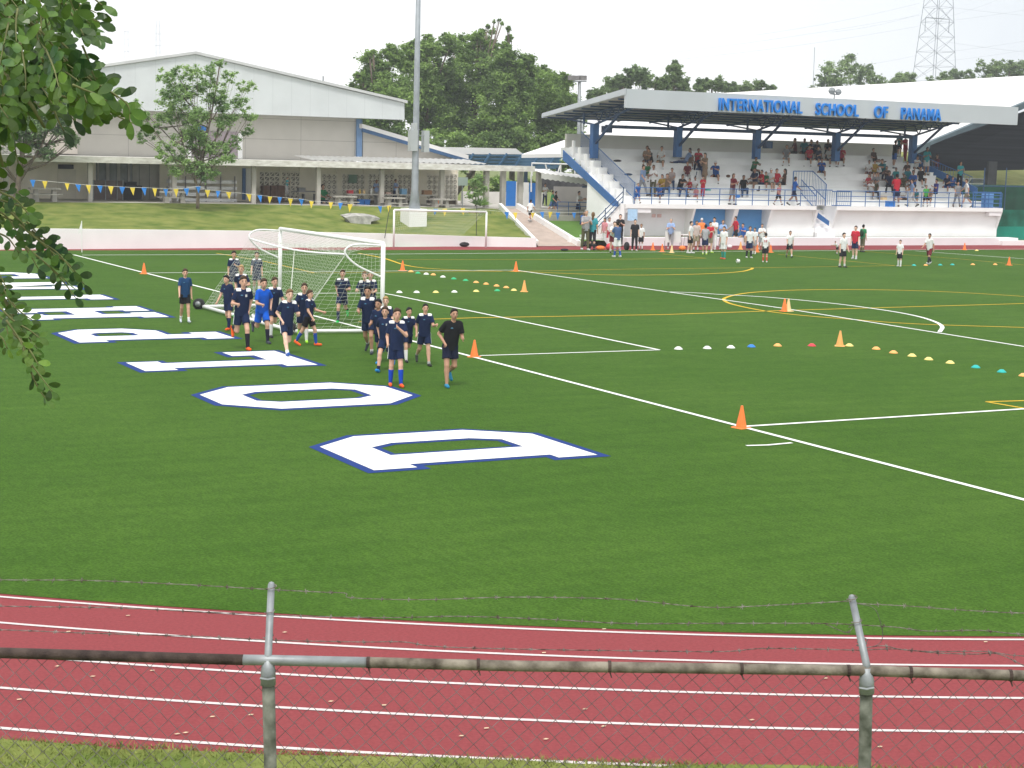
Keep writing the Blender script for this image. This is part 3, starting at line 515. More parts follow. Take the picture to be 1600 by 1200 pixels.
gm=mat('green_shade_mesh',(.015,.07,.045),.9,.35,.7); gm2=mat('teal_shade_mesh',(.01,.23,.17),.9,.2,.7)
mf=thing('mesh_fence',Hh(1560,372,4),'green shade net fence at the right of the grandstand with a brighter teal foot','fence')
mb=MB(); a=Hh(1462,330,12); b=Hh(1760,372,12); mb.box((a[0],a[1],0),(b[0],a[1]+.06,Hh(1560,289,12)[2])); mb.build('netting',gm,mf)
mb=MB(); a=Hh(1556,372,3.5); b=Hh(1760,330,3.5); mb.box((a[0],a[1],.15),(b[0],a[1]+.05,Hh(1580,328,3.5)[2])); mb.build('netting',mat('green_mesh_front',(.012,.13,.075),.9,.5,.9,c2=(.02,.20,.14)),mf)
mb=MB(); mb.box((a[0],a[1]-.03,.15),(b[0],a[1]-.02,Hh(1580,354,3.5)[2])); mb.build('netting',gm2,mf)
mb=MB()
for x in (1500,1534,1568,1602): p=Hh(x,330,11.9); mb.tube([(p[0],p[1]-.05,0),(p[0],p[1]-.05,Hh(x,262,11.9)[2])],.04,5)
mb.tube([Hh(1462,290,11.9),Hh(1640,292,11.9)],.04,5); mb.build('post',dblue,mf)
mb=MB(); a=Hh(1566,383,-.3); mb.box((a[0],a[1],0),(a[0]+20,a[1]+.4,.3)); tag(mb.build('kerb',white),'low white kerb running right of the grandstand','kerb')
# ---------------------------------------------------------------- furniture on the terrace and bank
def table(x,y,Y,L,lab,grp='concrete picnic tables by the walkway',h=.62):
    p=W(x,y,Y); t=thing('picnic_table',p,lab,'table',grp)
    mb=MB(); mb.box((p[0]-L/2,p[1]-.35,p[2]+h),(p[0]+L/2,p[1]+.35,p[2]+h+.08)); mb.build('tabletop',conc,t)
    for s in (-.3,.3): mb=MB(); mb.hull([(p[0]+L*s-.15,p[1]-.25,p[2]-.1),(p[0]+L*s+.15,p[1]-.25,p[2]-.1),(p[0]+L*s+.15,p[1]+.25,p[2]-.1),(p[0]+L*s-.15,p[1]+.25,p[2]-.1)],[(p[0]+L*s-.08,p[1]-.2,p[2]+h),(p[0]+L*s+.08,p[1]-.2,p[2]+h),(p[0]+L*s+.08,p[1]+.2,p[2]+h),(p[0]+L*s-.08,p[1]+.2,p[2]+h)]); mb.build('leg',conc,t)
    for s in (-1,1): mb=MB(); mb.box((p[0]-L/2,p[1]+s*.65-.12,p[2]+h*.55),(p[0]+L/2,p[1]+s*.65+.12,p[2]+h*.62)); mb.build('bench_seat',conc,t)
table(70,314,46.9,1.6,'concrete picnic table in front of the cream door'); table(272,319,46.7,1.5,'concrete picnic table standing between the bleachers and the slope'); table(538,325,46.8,1.3,'concrete table beyond the second lattice column'); table(615,327,46.8,1.2,'concrete table just left of the light pole'); table(688,329,46.8,1.2,'concrete table just right of the light pole')
sv=thing('serving_table',W(610,320,49.5),'long table loaded with food boxes and bottles before the lattice wall','table')
a,b=W(541,303,49.5),W(682,306,49.5); mb=MB(); mb.box((a[0],49.3,a[2]-.05),(b[0],50,a[2]+.02)); mb.build('tabletop',mat('table_top',(.55,.53,.48),.6,.06,3),sv)
for i in range(4):
    x=a[0]+.2+(b[0]-a[0]-.4)*i/3; mb=MB(); mb.box((x-.06,49.4,1.7),(x+.06,49.9,a[2]-.05)); mb.build('leg',conc,sv)
its=[(547,'box','small reddish food box at the near left end of the serving table',redp,.3,.2),(562,'bottle','yellow drink bottle standing on the serving table',ylw,.14,.26),(569,'bottle','cream jug beside the yellow bottle on the serving table',cream,.16,.26),(580,'bottle','tall white bottle on the serving table left of the column',wht,.12,.34),(606,'box','flat pale pink box right of the column on the serving table',mat('pale_pink',(.6,.42,.36),.6,.05,3),.35,.12),(620,'bottle','white thermos flask on the serving table',wht,.13,.34),(630,'cooler','light blue cool box standing on the serving table',mat('light_blue',(.20,.42,.66),.5,.05,3),.36,.34),(643,'box','white and pink carton on the serving table beside the light pole',mat('carton',(.6,.5,.45),.6,.3,8),.28,.4),(667,'box','brown cardboard box at the right end of the serving table',mat('cardboard',(.38,.22,.12),.8,.1,3),.55,.26)]
for x,nm,lb,m_,wd,h in its:
    px_=W(x,303,49.6)[0]; z=a[2]+.02; mb=MB()
    if nm=='bottle': mb.tube([(px_,49.6,z),(px_,49.6,z+h*.7),(px_,49.6,z+h*.8),(px_,49.6,z+h)],[wd/2,wd/2,wd/4,wd/4],8)
    else: mb.box((px_-wd/2,49.45,z),(px_+wd/2,49.8,z+h*.8)); mb.box((px_-wd/2-.01,49.44,z+h*.8),(px_+wd/2+.01,49.81,z+h))
    tag(mb.build(nm,m_),lb,nm,'things on the serving table')
for x,lb in ((564,'left blue cool box under the serving table'),(573,'right blue cool box under the serving table')):
    p=W(x,322,49.2); t=thing('cooler',p,lb,'cooler','blue coolers under the table'); mb=MB(); mb.box((p[0]-.17,49.1,p[2]),(p[0]+.17,49.4,p[2]+.32)); mb.build('body',bluep,t); mb=MB(); mb.box((p[0]-.18,49.09,p[2]+.325),(p[0]+.18,49.41,p[2]+.4)); mb.build('lid',bluep,t)
p=W(682,323,48.8); mb=MB(); mb.tube([p,p+[0,0,.05],p+[0,0,.35],p+[0,0,.45]],[.12,.14,.14,.11],10); tag(mb.build('drinks_drum',orange),'orange drinks drum on the terrace right of the light pole','drum')
for x,lb in ((417,'brown wooden cabinet nearest the white column'),(429,'middle brown wooden cabinet by the lattice wall'),(440,'brown wooden cabinet beside the bending person')):
    mb=MB(); pxbox(mb,x-5.5,290,x+5,316,50.5,.5); pxbox(mb,x-4.5,292,x-.5,314,50.48,.02); pxbox(mb,x+.2,292,x+4.2,314,50.48,.02); tag(mb.build('cabinet',brown),lb,'cabinet','brown cabinets')
mb=MB(); a=W(480,303,50.4); 
for x in (474,492): p=W(x,303,50.4); mb.box((p[0]-.03,50.2,1.8),(p[0]+.03,50.6,p[2]))
a,b=W(466,300,50),W(500,301,50); mb.box((a[0],50,a[2]),(b[0],50.8,a[2]+.06)); mb.box((a[0]+.1,50.1,a[2]+.06),(a[0]+.5,50.5,a[2]+.25)); tag(mb.build('grey_table',mat('grey_plastic',(.22,.22,.23),.6,.2,5)),'dark grey trestle table left of the second lattice column','table')
mb=MB(); pxbox(mb,545,273,558,286,51.9,.05); tag(mb.build('green_board',mat('board_green',(.16,.27,.19),.8,.1,3)),'plain green board hung on the lattice wall','board')
# aluminium bleacher under the walkway
bl=thing('bleacher',W(315,317,49.5),'grey aluminium bleacher benches stored under the walkway behind the young tree','bleacher')
for i,y in enumerate((283,293,303,312)):
    a,b=W(262,y,50.4-i*.35),W(370,y+1,50.4-i*.35); mb=MB(); mb.box((a[0],a[1],a[2]-.10),(b[0],a[1]+.25,a[2]+.09)); mb.build('plank',mat('aluminium',(.66,.66,.66),.4,.1,3,metal=.4),bl)
mb=MB()
for x in (264,290,322,345,367): mb.bar(W(x,276,50.5),W(x,317,49.3),.06); mb.bar(W(x,276,50.7),W(x,317,50.7),.05)
mb.build('frame',mat('bleacher_frame',(.20,.19,.20),.6,.1,3),bl)
mb=MB(); pxbox(mb,192,290,222,314,50.5,.6); pxbox(mb,196,284,214,290,50.6,.3); tag(mb.build('covered_trolley',darkm),'dark covered trolley parked before the glass doors','trolley')
mb=MB(); pxbox(mb,145,282,192,313,50.3,.03); mb2=MB()
for x in (146,165,183,192): mb2.tube([W(x,281,50.2),W(x,314,50.2)],.03,5)
t=thing('metal_gate',W(168,314,50.2),'brown grey metal gate panels standing under the walkway','gate'); mb.build('panel',mat('gate_brown',(.16,.13,.12),.8,.15,3),t); mb2.build('post',galv,t)
# rubble slab on the bank
mb=MB(); p=W(566,352,41); cc=np.array([p[0],41.,p[2]]); 
pts=[(540,340),(556,337),(578,338),(594,341),(592,344),(580,346),(579,353),(566,354),(550,352),(546,346)]
f=[W(x,y,40.8) for x,y in pts]; mb.slab(f,(0,.8,.12)); tag(mb.build('broken_slab',mat('broken_concrete',(.30,.29,.27),.95,.3,3,bump=.8,c2=(.55,.54,.5))),'broken grey concrete slab lying on the grass bank','slab')
# pennant string
PN=[(51,287,'b'),(70,289,'y'),(105,292,'y'),(122,294,'b'),(138,295,'y'),(156,296,'b'),(173,297,'y'),(191,298,'b'),(207,299,'y'),(225,299,'b'),(242,300,'y'),(259,301,'b'),(275,301,'y'),(291,300,'b'),(310,297,'b'),(324,303,'y'),(341,304,'b'),(357,306,'y'),(389,309,'y'),(406,311,'b'),(422,313,'y'),(437,314,'b'),(454,316,'y'),(471,317,'b'),(487,320,'y'),(517,322,'y'),(532,323,'b'),(547,325,'y'),(594,328,'b'),(608,327,'y'),(638,331,'y'),(681,332,'b'),(695,332,'y'),(723,331,'y'),(792,337,'b'),(805,338,'y'),(833,338,'y'),(847,337,'b'),(860,337,'y'),(872,338,'b'),(897,338,'b'),(923,337,'b')]
YP=41.5; st_=thing('pennant_string',W(50,287,YP),'long string of small blue and yellow triangular pennants across the grass bank','bunting')
pm={'b':mat('pennant_blue',(.03,.22,.66),.6,.05,3),'y':mat('pennant_yellow',(.72,.55,.06),.6,.05,3)}
mb=MB(); mb.tube([W(x,y-6,YP) for x,y,_ in PN],.008,3); mb.build('cord',wht,st_)
for x,y,c in PN:
    mb=MB(); h=random.uniform(.38,.46); wd=random.uniform(.13,.16); tilt=random.uniform(-.06,.06); p=W(x,y-6,YP); a,b,cc=p+[-wd,0,0],p+[wd,random.uniform(-.05,.05),0],p+[tilt,random.uniform(-.08,.05),-h]
    mb.add([a,b,cc,a+[0,.008,0],b+[0,.008,0],cc+[0,.008,0]],[(0,2,1),(3,4,5),(0,1,4,3),(1,2,5,4),(2,0,3,5)]); mb.build('pennant',pm[c],st_)
for x0,y0,x1,y1,lb in ((609,323,601,372,'thin dark stay pole leaning beside the light pole'),(925,334,925,350,'short stake holding the right end of the pennant string')):
    mb=MB(); mb.tube([W(x0,y0,YP-2),W(x1,y1,YP-5)],.02,5); tag(mb.build('stake',blk),lb,'stake')
# ---------------------------------------------------------------- goals, flag, cones, balls
def smooth3(P,n=10):
    P=[np.array(p,float) for p in P]; Q=[2*P[0]-P[1]]+P+[2*P[-1]-P[-2]]; o=[]
    for i in range(1,len(Q)-2):
        for k in range(n):
            t=k/n; a,b,c,d=Q[i-1:i+3]; o.append(.5*((2*b)+(c-a)*t+(2*a-5*b+4*c-d)*t*t+(3*b-a-3*c+d)*t**3))
    return o+[P[-1]]
gw=lambda u,v,z=0:np.array([v,-u,z])
gl=thing('football_goal',(0,.4,0),'full size white wheeled football goal with a sagging net on the near goal line','goal')
GH=2.44; uL,uR=-3.95,3.3   # far and near posts
A0=G(447,480);B0=G(601,521); A0=np.array([.02,A0[1],0]);B0=np.array([.02,B0[1],0]); tA=A0+[0,0,GH+.05]; tB=B0+[0,0,GH+.05]
for a,b in ((A0,tA),(B0,tB)): mb=MB(); mb.tube([a,b],.062,10); mb.build('post',white,gl,True)
mb=MB(); mb.tube([tA,tB],.062,10); mb.build('crossbar',white,gl,True)
bL,bR=G(318,484),G(458,523)
mb=MB(); mb.tube([A0+[0,0,.08],bL+[0,0,.1]],.05,8); mb.build('base_bar',white,gl,True)
mb=MB(); mb.tube([bL+[0,0,.1],bR+[0,0,.1]],.05,8); mb.build('base_bar',white,gl,True)
mb=MB(); mb.tube([bR+[0,0,.1],B0+[0,0,.08]],.05,8); mb.build('base_bar',white,gl,True)
for p in (bL+[-.1,.15,.0],bR+[-.05,.1,0],B0+[-.25,-.12,0]):
    mb=MB(); mb.tube([p+[-.05,-.06,.17],p+[.05,.06,.17]],.17,14); wl=mb.build('wheel',blk,gl,True)
    mb=MB(); mb.tube([p+[-.06,-.07,.17],p+[.06,.07,.17]],.09,10); mb.build('rim',galv,wl,True)
# curved net support
sL=[tA+[0,0,-.06],tA+[-.7,-.05,-.03],tA+[-1.0,-.1,-.12],tA+[-1.05,-.12,-.3],tA+[-.7,-.06,-.62],A0+[0,0,1.55]]
sR=[tB+[0,0,-.06],tB+[-.7,.1,-.03],tB+[-1.0,.14,-.12],tB+[-1.05,.15,-.3],tB+[-.7,.1,-.62],B0+[0,0,1.55]]
for s_ in (sL,sR): mb=MB(); mb.tube(smooth3(s_,5),.028,7); mb.build('net_support',white,gl,True)
mb=MB(); n=12; P=[sL[3]+(sR[3]-sL[3])*i/n+np.array([0,0,-.12*math.sin(math.pi*i/n)]) for i in range(n+1)]; mb.tube(P,.028,7); mb.build('net_bar',white,gl,True)
netm=mat('net_cord',(.62,.64,.58),.8,.05,9)
def net(mb,quad,nu,nv,sag,r=.006,diag=True):
    a,b,c,d=[np.array(q,float) for q in quad]   # a-b top, d-c bottom
    def P(i,j):
        u,v=i/nu,j/nv; p=(a*(1-u)+b*u)*(1-v)+(d*(1-u)+c*u)*v; s=math.sin(math.pi*u)*math.sin(math.pi*v); return p+np.array(sag)*s+np.array([0,0,.015*math.sin(i*2.1+j)])
    for i in range(nu+1): mb.tube([P(i,j) for j in range(0,nv+1)],r,3)
    for j in range(nv+1): mb.tube([P(i,j) for i in range(0,nu+1)],r,3)
mb=MB(); net(mb,(sL[3],sR[3],bR+[0,0,.1],bL+[0,0,.1]),58,26,(.45,0,-.12),.0028)
net(mb,(tA,tB,sR[3],sL[3]),58,8,(0,0,-.12),.0028)
net(mb,(sL[3],A0+[0,0,2.2],A0+[0,0,.1],bL+[0,0,.1]),10,20,(.1,.15,0),.0028); net(mb,(sR[3],B0+[0,0,2.2],B0+[0,0,.1],bR+[0,0,.1]),10,20,(.1,-.15,0),.0028)
mb.tube([sR[3],bR+[.2,.5,.1]],.012,4); mb.tube([P[6],bR+[.3,1.2,.1]],.012,4); mb.build('net',netm,gl)
# small goal on the far track
g2=thing('small_goal',G(688,387),'smaller white goal standing on the far track before the light pole','goal')
a,b=G(615,386.3),G(759,386.5); h=ztop(a,615,328)
for p,q in ((a,a+[0,0,h]),(b,b+[0,0,h-.05])): mb=MB(); mb.tube([p,q],.055,8); mb.build('post',white,g2,True)
mb=MB(); mb.tube([a+[0,0,h],b+[0,0,h-.05]],.055,8); mb.build('crossbar',white,g2,True)
mb=MB(); c,d=a+[.6,1.7,.6],b+[-.6,1.6,.6]; net(mb,(a+[0,0,h],b+[0,0,h],d,c),40,14,(0,.1,-.1),.004); mb.build('net',netm,g2)
mb=MB(); p=W(744,371,37.5); mb.tube([p,p+[.15,.3,1.9]],.02,5); mb.build('stay',blk,g2)
p=G(725.5,386); mb=MB(); mb.ball(p+[0,0,.14],.22,10,(1.4,.7,.6)); tag(mb.build('sports_bag',blk,smooth=True),'dark bag lying at the foot of the white wall by the small goal','bag')
cf=thing('corner_flag',G(128,394.5),'white corner flag on a thin white pole at the far corner','flag'); p=G(128,394.5); h=ztop(p,128,345)
mb=MB(); mb.tube([p,p+[0,0,h]],.02,6); mb.build('pole',wht,cf); mb=MB(); mb.slab([p+[0,0,h],p+[-.18,.02,h-.62],p+[0,0,h-.52]],(0,.01,0)); mb.slab([p+[0,0,h],p+[.03,.02,h-.5],p+[0,0,h-.52]],(0,.01,0)); mb.build('flag',wht,cf)
def cone_mesh():
    mb=MB(); mb.tube([(0,0,.02),(0,0,.43)],.105,14,.022); mb2=[(-.14,-.14),(.14,-.14),(.14,.14),(-.14,.14)]
    mb.hull([(x,y,0) for x,y in mb2],[(x*.93,y*.93,.022) for x,y in mb2]); V=np.array(mb.v); return npmesh('cone',V,mb.f,False)
cone0=cone_mesh(); cone0.materials.append(orange)
def cone(x,y,m_,lb):
    o=bpy.data.objects.new('traffic_cone',cone0); link(o,G(x,y)); o.material_slots[0].link='OBJECT'; o.material_slots[0].material=m_; o.rotation_euler.z=random.random(); tag(o,lb,'cone','training cones on the pitch')
porange=mat('pale_orange_plastic',(.90,.42,.13),.5,.06,3)
for a in ((225,428,orange,'orange cone standing on the goal line near the corner flag'),(629,423,orange,'orange cone behind the two rows of small markers right of the goal'),(806,424,orange,'orange cone at the far corner of the penalty box'),(819,456,porange,'pale orange cone right of the two rows of small markers'),
 (741,558,orange,'orange cone just right of the man leading the run'),(1158,669,orange,'orange cone nearest to the camera, on the goal line'),(1225.5,486.5,orange,'orange one of the two cones standing together on the penalty line'),(1231.5,486.5,cream,'cream one of the two cones standing together on the penalty line'),
 (1312,541,porange,'pale orange cone at the bend of the long row of markers'),(1020,391,orange,'leftmost orange cone by the track in front of the white recess'),(1034.6,393.7,orange,'second orange cone by the track, left of the cream cone'),(1049.5,395,cream,'cream cone by the track in front of the folding tables'),
 (1157,389.5,porange,'orange cone below the man in red before the blue wall'),(1183,394,orange,'reddish cone behind the boy with the numbered shirt'),(1204,394.5,orange,'orange cone just right of the boy with the numbered shirt'),(1507,390.5,orange,'farthest orange cone at the right edge of the pitch'),(1576.5,414.5,orange,'orange cone at the right end of the far marker row')): cone(*a)
def dish_mesh():
    mb=MB(); mb.tube([(0,0,0),(0,0,.028),(0,0,.075)],[.125,.105,.045],14); return npmesh('dish',np.array(mb.v),mb.f,True)
dish0=dish_mesh(); dish0.materials.append(orange)
cm_={'o':(porange,'orange'),'g':(grn,'green'),'w':(wht,'white'),'y':(ylw,'yellow'),'b':(bluep,'blue'),'r':(redp,'red'),'t':(teal,'teal')}
cm_['y']=(mat('pale_yellow_plastic',(.85,.68,.22),.5,.06,3),'yellow')
def dish(x,y,c,lb):
    o=bpy.data.objects.new('marker_disc',dish0); link(o,G(x,y)); o.material_slots[0].link='OBJECT'; o.material_slots[0].material=cm_[c][0]; tag(o,lb,'marker','flat training markers on the pitch')
R1=[(642,425,'o'),(653,427.5,'g'),(666,429,'w'),(677,430,'o'),(692,433.5,'w'),(709,436.5,'g'),(727.5,439,'g'),(744,442,'o'),(759.5,444.6,'o'),(776,447.5,'o'),(791,450,'o')]
R2=[(624,457.6,'w'),(651,457.6,'w'),(681,457.5,'y'),(710,457,'w'),(744,456,'y'),(777,455,'g')]
R3=[(1060,546,'w'),(1105,545,'w'),(1142,544,'w'),(1174,542.5,'b'),(1215,541,'o'),(1268.5,541,'r'),(1327,541,'y'),(1369,546,'o'),(1396,552,'o'),(1425,557,'y'),(1451,562.5,'y'),(1484.5,568,'y'),(1524.5,575,'t'),(1565,582,'t'),(1599,588,'o')]
R4=[(1428,415.3,'t'),(1446.5,415,'o'),(1469,414.7,'t'),(1488,414.3,'t'),(1520,414,'o'),(1555,414,'o')]
ordn=['first','second','third','fourth','fifth','sixth','seventh','eighth','ninth','tenth','eleventh','twelfth','thirteenth','fourteenth','fifteenth']
for R_,nm in ((R1,'the slanting row right of the goal'),(R2,'the straight row right of the goal'),(R3,'the long bending row in the penalty box'),(R4,'the far row by the right edge')):
    for i,(x,y,c) in enumerate(R_): dish(x,y,c,f'{ordn[i]} marker from the left, {cm_[c][1]}, in {nm}')
dish(803,454.3,'y','yellow marker lying beside the pale orange cone'); dish(1526,392,'y','lone yellow marker near the far right corner of the pitch')
def ballo(c,lb,r=.11):
    mb=MB(); mb.ball((0,0,0),r,16); V=np.array(mb.v); me=npmesh('football',V,mb.f,True); me.materials.append(ballm); o=bpy.data.objects.new('football',me); link(o,c); tag(o,lb,'ball','footballs')
ballm=mat('football_panels',(.80,.80,.76),.4,.0,7,c2=(.80,.80,.76)); r=ballm.node_tree.nodes['Color Ramp'].color_ramp; r.elements[0].position=.40; r.elements[0].color=(.05,.08,.08,1); r.elements[1].position=.44
ballo(G(1153,411.5)+[0,0,.11],'white football lying on the turf before the white shirted group'); ballo(G(397,502)+[0,0,.11],'white football inside the goal behind the running boys'); 
for x,y,m_,lb,s_ in ((938,391,orange,'orange bag on the track edge by the striped shirt man',(1.3,.7,.6)),(952,391,redp,'red bag beside the orange bag on the track edge',(.9,.8,.9)),(1066,392,orange,'heap of orange markers at the edge of the track',(.9,.9,.7)),(979,391,blk,'black backpack standing by the man dressed in black',(.8,.6,1.1)),(1140,388,wht,'white helmet shaped bag lying at the edge of the pitch',(.7,.6,.5)),(882,392,blk,'dark flat bag at the edge of the track by the ramp',(1.1,.6,.3))):
    p=G(x,y); mb=MB(); mb.ball(p+np.array([0,0,.2*s_[2]]),.22,12,s_); V=np.array(mb.v); tag(mb.build('sports_bag',m_,smooth=True),lb,'bag')
# chain link fence in front of the camera
def FD(x,y,D=7.8): d=ray(x,y); return CAM+d*(D/np.dot(d[:2],fwd[:2]/np.linalg.norm(fwd[:2])))
fn=thing('chain_link_fence',FD(420,1500),'rusty chain link fence topped with barbed wire running across the foreground','fence')
mb=MB(); rl=[(-300,1015),(0,1020),(380,1031)]; mb.tube([FD(*p) for p in rl],.026,12); mb.build('top_rail',rust,fn,True)
mb=MB(); mb.tube([FD(380,1031),FD(420,1031.5),FD(575,1035)],.0255,12); mb.build('top_rail',galv,fn,True)
mb=MB(); mb.tube([FD(575,1035),FD(800,1040.5),FD(1200,1045.5),FD(1340,1047.5),FD(1352,1048),FD(1700,1059)],.026,12); mb.build('top_rail',mott,fn,True)
for xs in (575,747,952,1158,1325,1422,1578): mb=MB(); y=np.interp(xs,[575,1200,1352,1700],[1035,1045.5,1048,1059]); a=FD(xs-2,y);b=FD(xs+3,y); mb.tube([a,b],.0285,12); mb.tube([a,a+[0.01,-.02,-.05]],.004,4); mb.build('wire_tie',rust,fn)
for (x,y,xt,yt,xb) in ((419,1034,424,914,424.5),(1354,1047,1331,934,1349)):
    a=FD(x,y+14); b=FD(xb,1290); 
    mb=MB(); mb.tube([b-(a-b)*1.4,a],.030,14); mb.build('post',moss if x<500 else moss,fn,True)
    mb=MB(); mb.tube([FD(x,y+36),FD(x,y+16),FD(x,y-4)],[.036,.035,.026],14); mb.build('post_cap',galv,fn,True)
    mb=MB(); tip=FD(xt,yt,8.02); mb.tube([FD(x,y+2),FD(x,y-8),tip],[.021,.018,.017],10); mb.ball(tip,.0175,8); mb.build('barb_arm',galv,fn,True)
for x,y in ((1354,1075),(418,1060)): mb=MB(); mb.tube([FD(x-11,y,7.76),FD(x,y+2,7.74),FD(x+11,y,7.76)],.007,5); mb.build('tension_band',galv,fn)
# woven wire
XS0,XS1=FD(-260,1014),FD(1860,1062); L=np.linalg.norm((XS1-XS0)[:2]); ev=(XS1-XS0)/L; pitch=.0425*2; n=int(L/pitch*2); rows=46; V=[]; F=[]; r_=.0018
nv=np.cross(ev,[0,0,1.]); dn=pitch/2
def railz(t): return None
for i in range(n):
    P=[XS0+ev*((i+(j+i)%2)*pitch/2*1.0)+np.array([0,0,-.012-j*pitch/2])+nv*(.004 if (i+j)%2 else -.004) for j in range(rows+1)]
    P=[p+np.array([random.gauss(0,.0012),random.gauss(0,.0012),random.gauss(0,.0012)]) for p in P]
    for j in range(rows):
        a,b=P[j],P[j+1]; t=(b-a)/np.linalg.norm(b-a); u=np.cross(t,nv); u/=np.linalg.norm(u); o=len(V)
        for q in (a,b):
            for k in range(3): an=k*2.094; V.append(q+(u*math.cos(an)+nv*math.sin(an))*r_)
        F+=[(o,o+1,o+4,o+3),(o+1,o+2,o+5,o+4),(o+2,o,o+3,o+5)]
me=npmesh('chain_mesh',np.array(V)-LOC[fn.name],np.array(F)); me.materials.append(wirem); link(bpy.data.objects.new('chain_mesh',me),LOC[fn.name],fn)
def bwire(P,D=8.0):
    mb=MB(); Q=[FD(x,y,D) for x,y in P]; Q=[np.array(q) for q in Q]; O=[]; pr=smooth3(Q,12)
    for s in (0,1): mb.tube([p+np.array([0,.002*math.sin(i*1.9+s*3.14),.0022*math.cos(i*1.9+s*3.14)]) for i,p in enumerate(pr)],.0014,4)
    acc=0
    for i in range(1,len(pr)):
        acc+=np.linalg.norm(pr[i]-pr[i-1])
        if acc>.118:
            acc=0; c=pr[i]
            for _ in range(3): v=np.array([random.gauss(0,.4),random.gauss(0,.6),random.gauss(0,1)]); v/=np.linalg.norm(v); mb.tube([c-v*.013,c+v*.013],.0014,3)
            mb.tube([c-[.006,.003,0],c+[.006,.003,0]],.0042,5)
    mb.build('barbed_wire',barb,fn)
bwire([(-200,902),(0,906),(140,907),(300,914),(420,921),(500,925),(540,927),(550,934),(660,937),(800,933),(960,936),(1080,947),(1130,949),(1200,946),(1330,939)])
bwire([(1330,939),(1345,943),(1420,947),(1500,953),(1600,958),(1750,960)])
bwire([(-200,940),(0,947),(190,950),(420,961),(600,965),(720,963),(860,968),(975,974),(1100,974),(1280,974),(1337,976)])
bwire([(1337,976),(1400,980),(1450,986),(1530,985),(1600,991),(1750,996)]); bwire([(-200,980),(0,984),(130,989),(300,994),(420,1000),(560,1003),(630,1003),(680,1010),(800,1014),(1000,1017),(1130,1018),(1200,1013),(1345,1016)])
bwire([(1345,1013),(1380,1009),(1410,1015),(1460,1018),(1540,1018),(1600,1025),(1750,1028)]); bwire([(1345,1016),(1400,1014),(1460,1020),(1520,1022),(1560,1022),(1600,1040),(1650,1060)])
bwire([(1290,975),(1310,984),(1325,988),(1335,976),(1326,980)])
mb=MB(); mb.tube(smooth3([FD(1340,943,8),FD(1365,950,8),FD(1375,970,8),FD(1379,995,8),(FD(1370,1008,8)),FD(1345,1014,8)]),.0016,4); mb.build('loose_wire',wirem,fn)
for (x,y) in ((424,923),(421,961),(419,1000),(1331,940),(1338,976),(1346,1012),(1347,1007)):
    mb=MB(); c=FD(x,y,8.0 if y<960 else 7.93); mb.tube([c+np.array([math.cos(a)*.024,math.sin(a)*.024,.004*a]) for a in np.linspace(0,7,12)],.003,4); mb.build('wire_tie',barb,fn)
# near grass bank
me_v=[];me_f=[];NX_,NY_=70,24
edge=[(lambda R_,a_:(TC[0]+R_*math.cos(a_),TC[1]+R_*math.sin(a_)))(43.36-.085*min(4,max(0,i-31))+.04*math.sin(i*2.7),math.radians(176+128*i/NX_)) for i in range(NX_+1)]
fc=XS0+ev*L/2
for i,e in enumerate(edge):
    dirv=np.array([e[0]-TC[0],e[1]-TC[1]]); dirv/=np.linalg.norm(dirv)
    for j in range(NY_+1):
        t=j/NY_; d=t*16; z=.012+min(d,9)*.08+ .02*math.sin(i*2.3+j*1.7); me_v.append((e[0]+dirv[0]*d+ (.05*math.sin(i*5.1) if j==0 else 0),e[1]+dirv[1]*d,z))
me_f=np.array([(i*(NY_+1)+j,i*(NY_+1)+j+1,(i+1)*(NY_+1)+j+1,(i+1)*(NY_+1)+j) for i in range(NX_) for j in range(NY_)])
me=npmesh('near_bank',me_v,me_f,True); me.materials.append(grassm); tag(link(bpy.data.objects.new('near_bank',me),(0,0,0)),kind='structure')
# grass blades on the strip of bank in view
N=90000; V=np.zeros((N,3,3)); px_=rng.uniform(-60,1660,N); 
a0,a1=np.radians(205),np.radians(262); th=rng.uniform(a0,a1,N); dd=rng.uniform(-.04,1,N)**1.3*3.0; dd=np.where(np.isnan(dd),-.03,dd)
clump=np.sin(th*180)*.5+np.sin(th*77+dd*3)*.5
RB_=43.36-.085*np.clip((np.degrees(th)-176)/128*70-31,0,4); X=TC[0]+(RB_+dd)*np.cos(th); Yy=TC[1]+(RB_+dd)*np.sin(th); Z=.01+dd*.08; an=rng.uniform(0,6.28,N); h=rng.uniform(.018,.05,N)*(1+.3*clump); lean=rng.normal(0,.035,(N,2))
V[:,0]=np.c_[X+np.cos(an)*.006,Yy+np.sin(an)*.006,Z]; V[:,1]=np.c_[X-np.cos(an)*.006,Yy-np.sin(an)*.006,Z]; V[:,2]=np.c_[X+lean[:,0],Yy+lean[:,1],Z+h]
me=npmesh('grass_blades',V.reshape(-1,3),np.arange(N*3).reshape(N,3)); me.materials.append(mat('grass_blade',(.11,.19,.03),.8,.3,2.2,c2=(.26,.26,.08),island=.35,spec=.1)); tag(link(bpy.data.objects.new('grass',me),(0,0,0)),kind='stuff')
# scattered pale leaf litter on the track
mb=MB()
for x,y in ((200,962),(107,987),(445,988),(90,1041),(238,1048),(145,1057),(30,1093),(277,1147),(392,1117),(517,1096),(290,1145),(600,1102),(721,1150),(760,1138),(853,1155),(914,1108),(943,1135),(1175,1125),(1290,1060),(1375,1167),(850,1020),(1540,1003),(944,983),(332,1120)):
    p=G(x,y,.01); a=random.random()*6; mb.add([p+np.array([math.cos(a+k)*.03,math.sin(a+k)*.018,.004]) for k in (0,1.6,3.1,4.7)],[(0,1,2,3)])
tag(mb.build('fallen_leaves',mat('fallen_leaf',(.62,.50,.33),.8,.2,9)),'small pale fallen leaves scattered over the red track','leaves',kind='stuff')
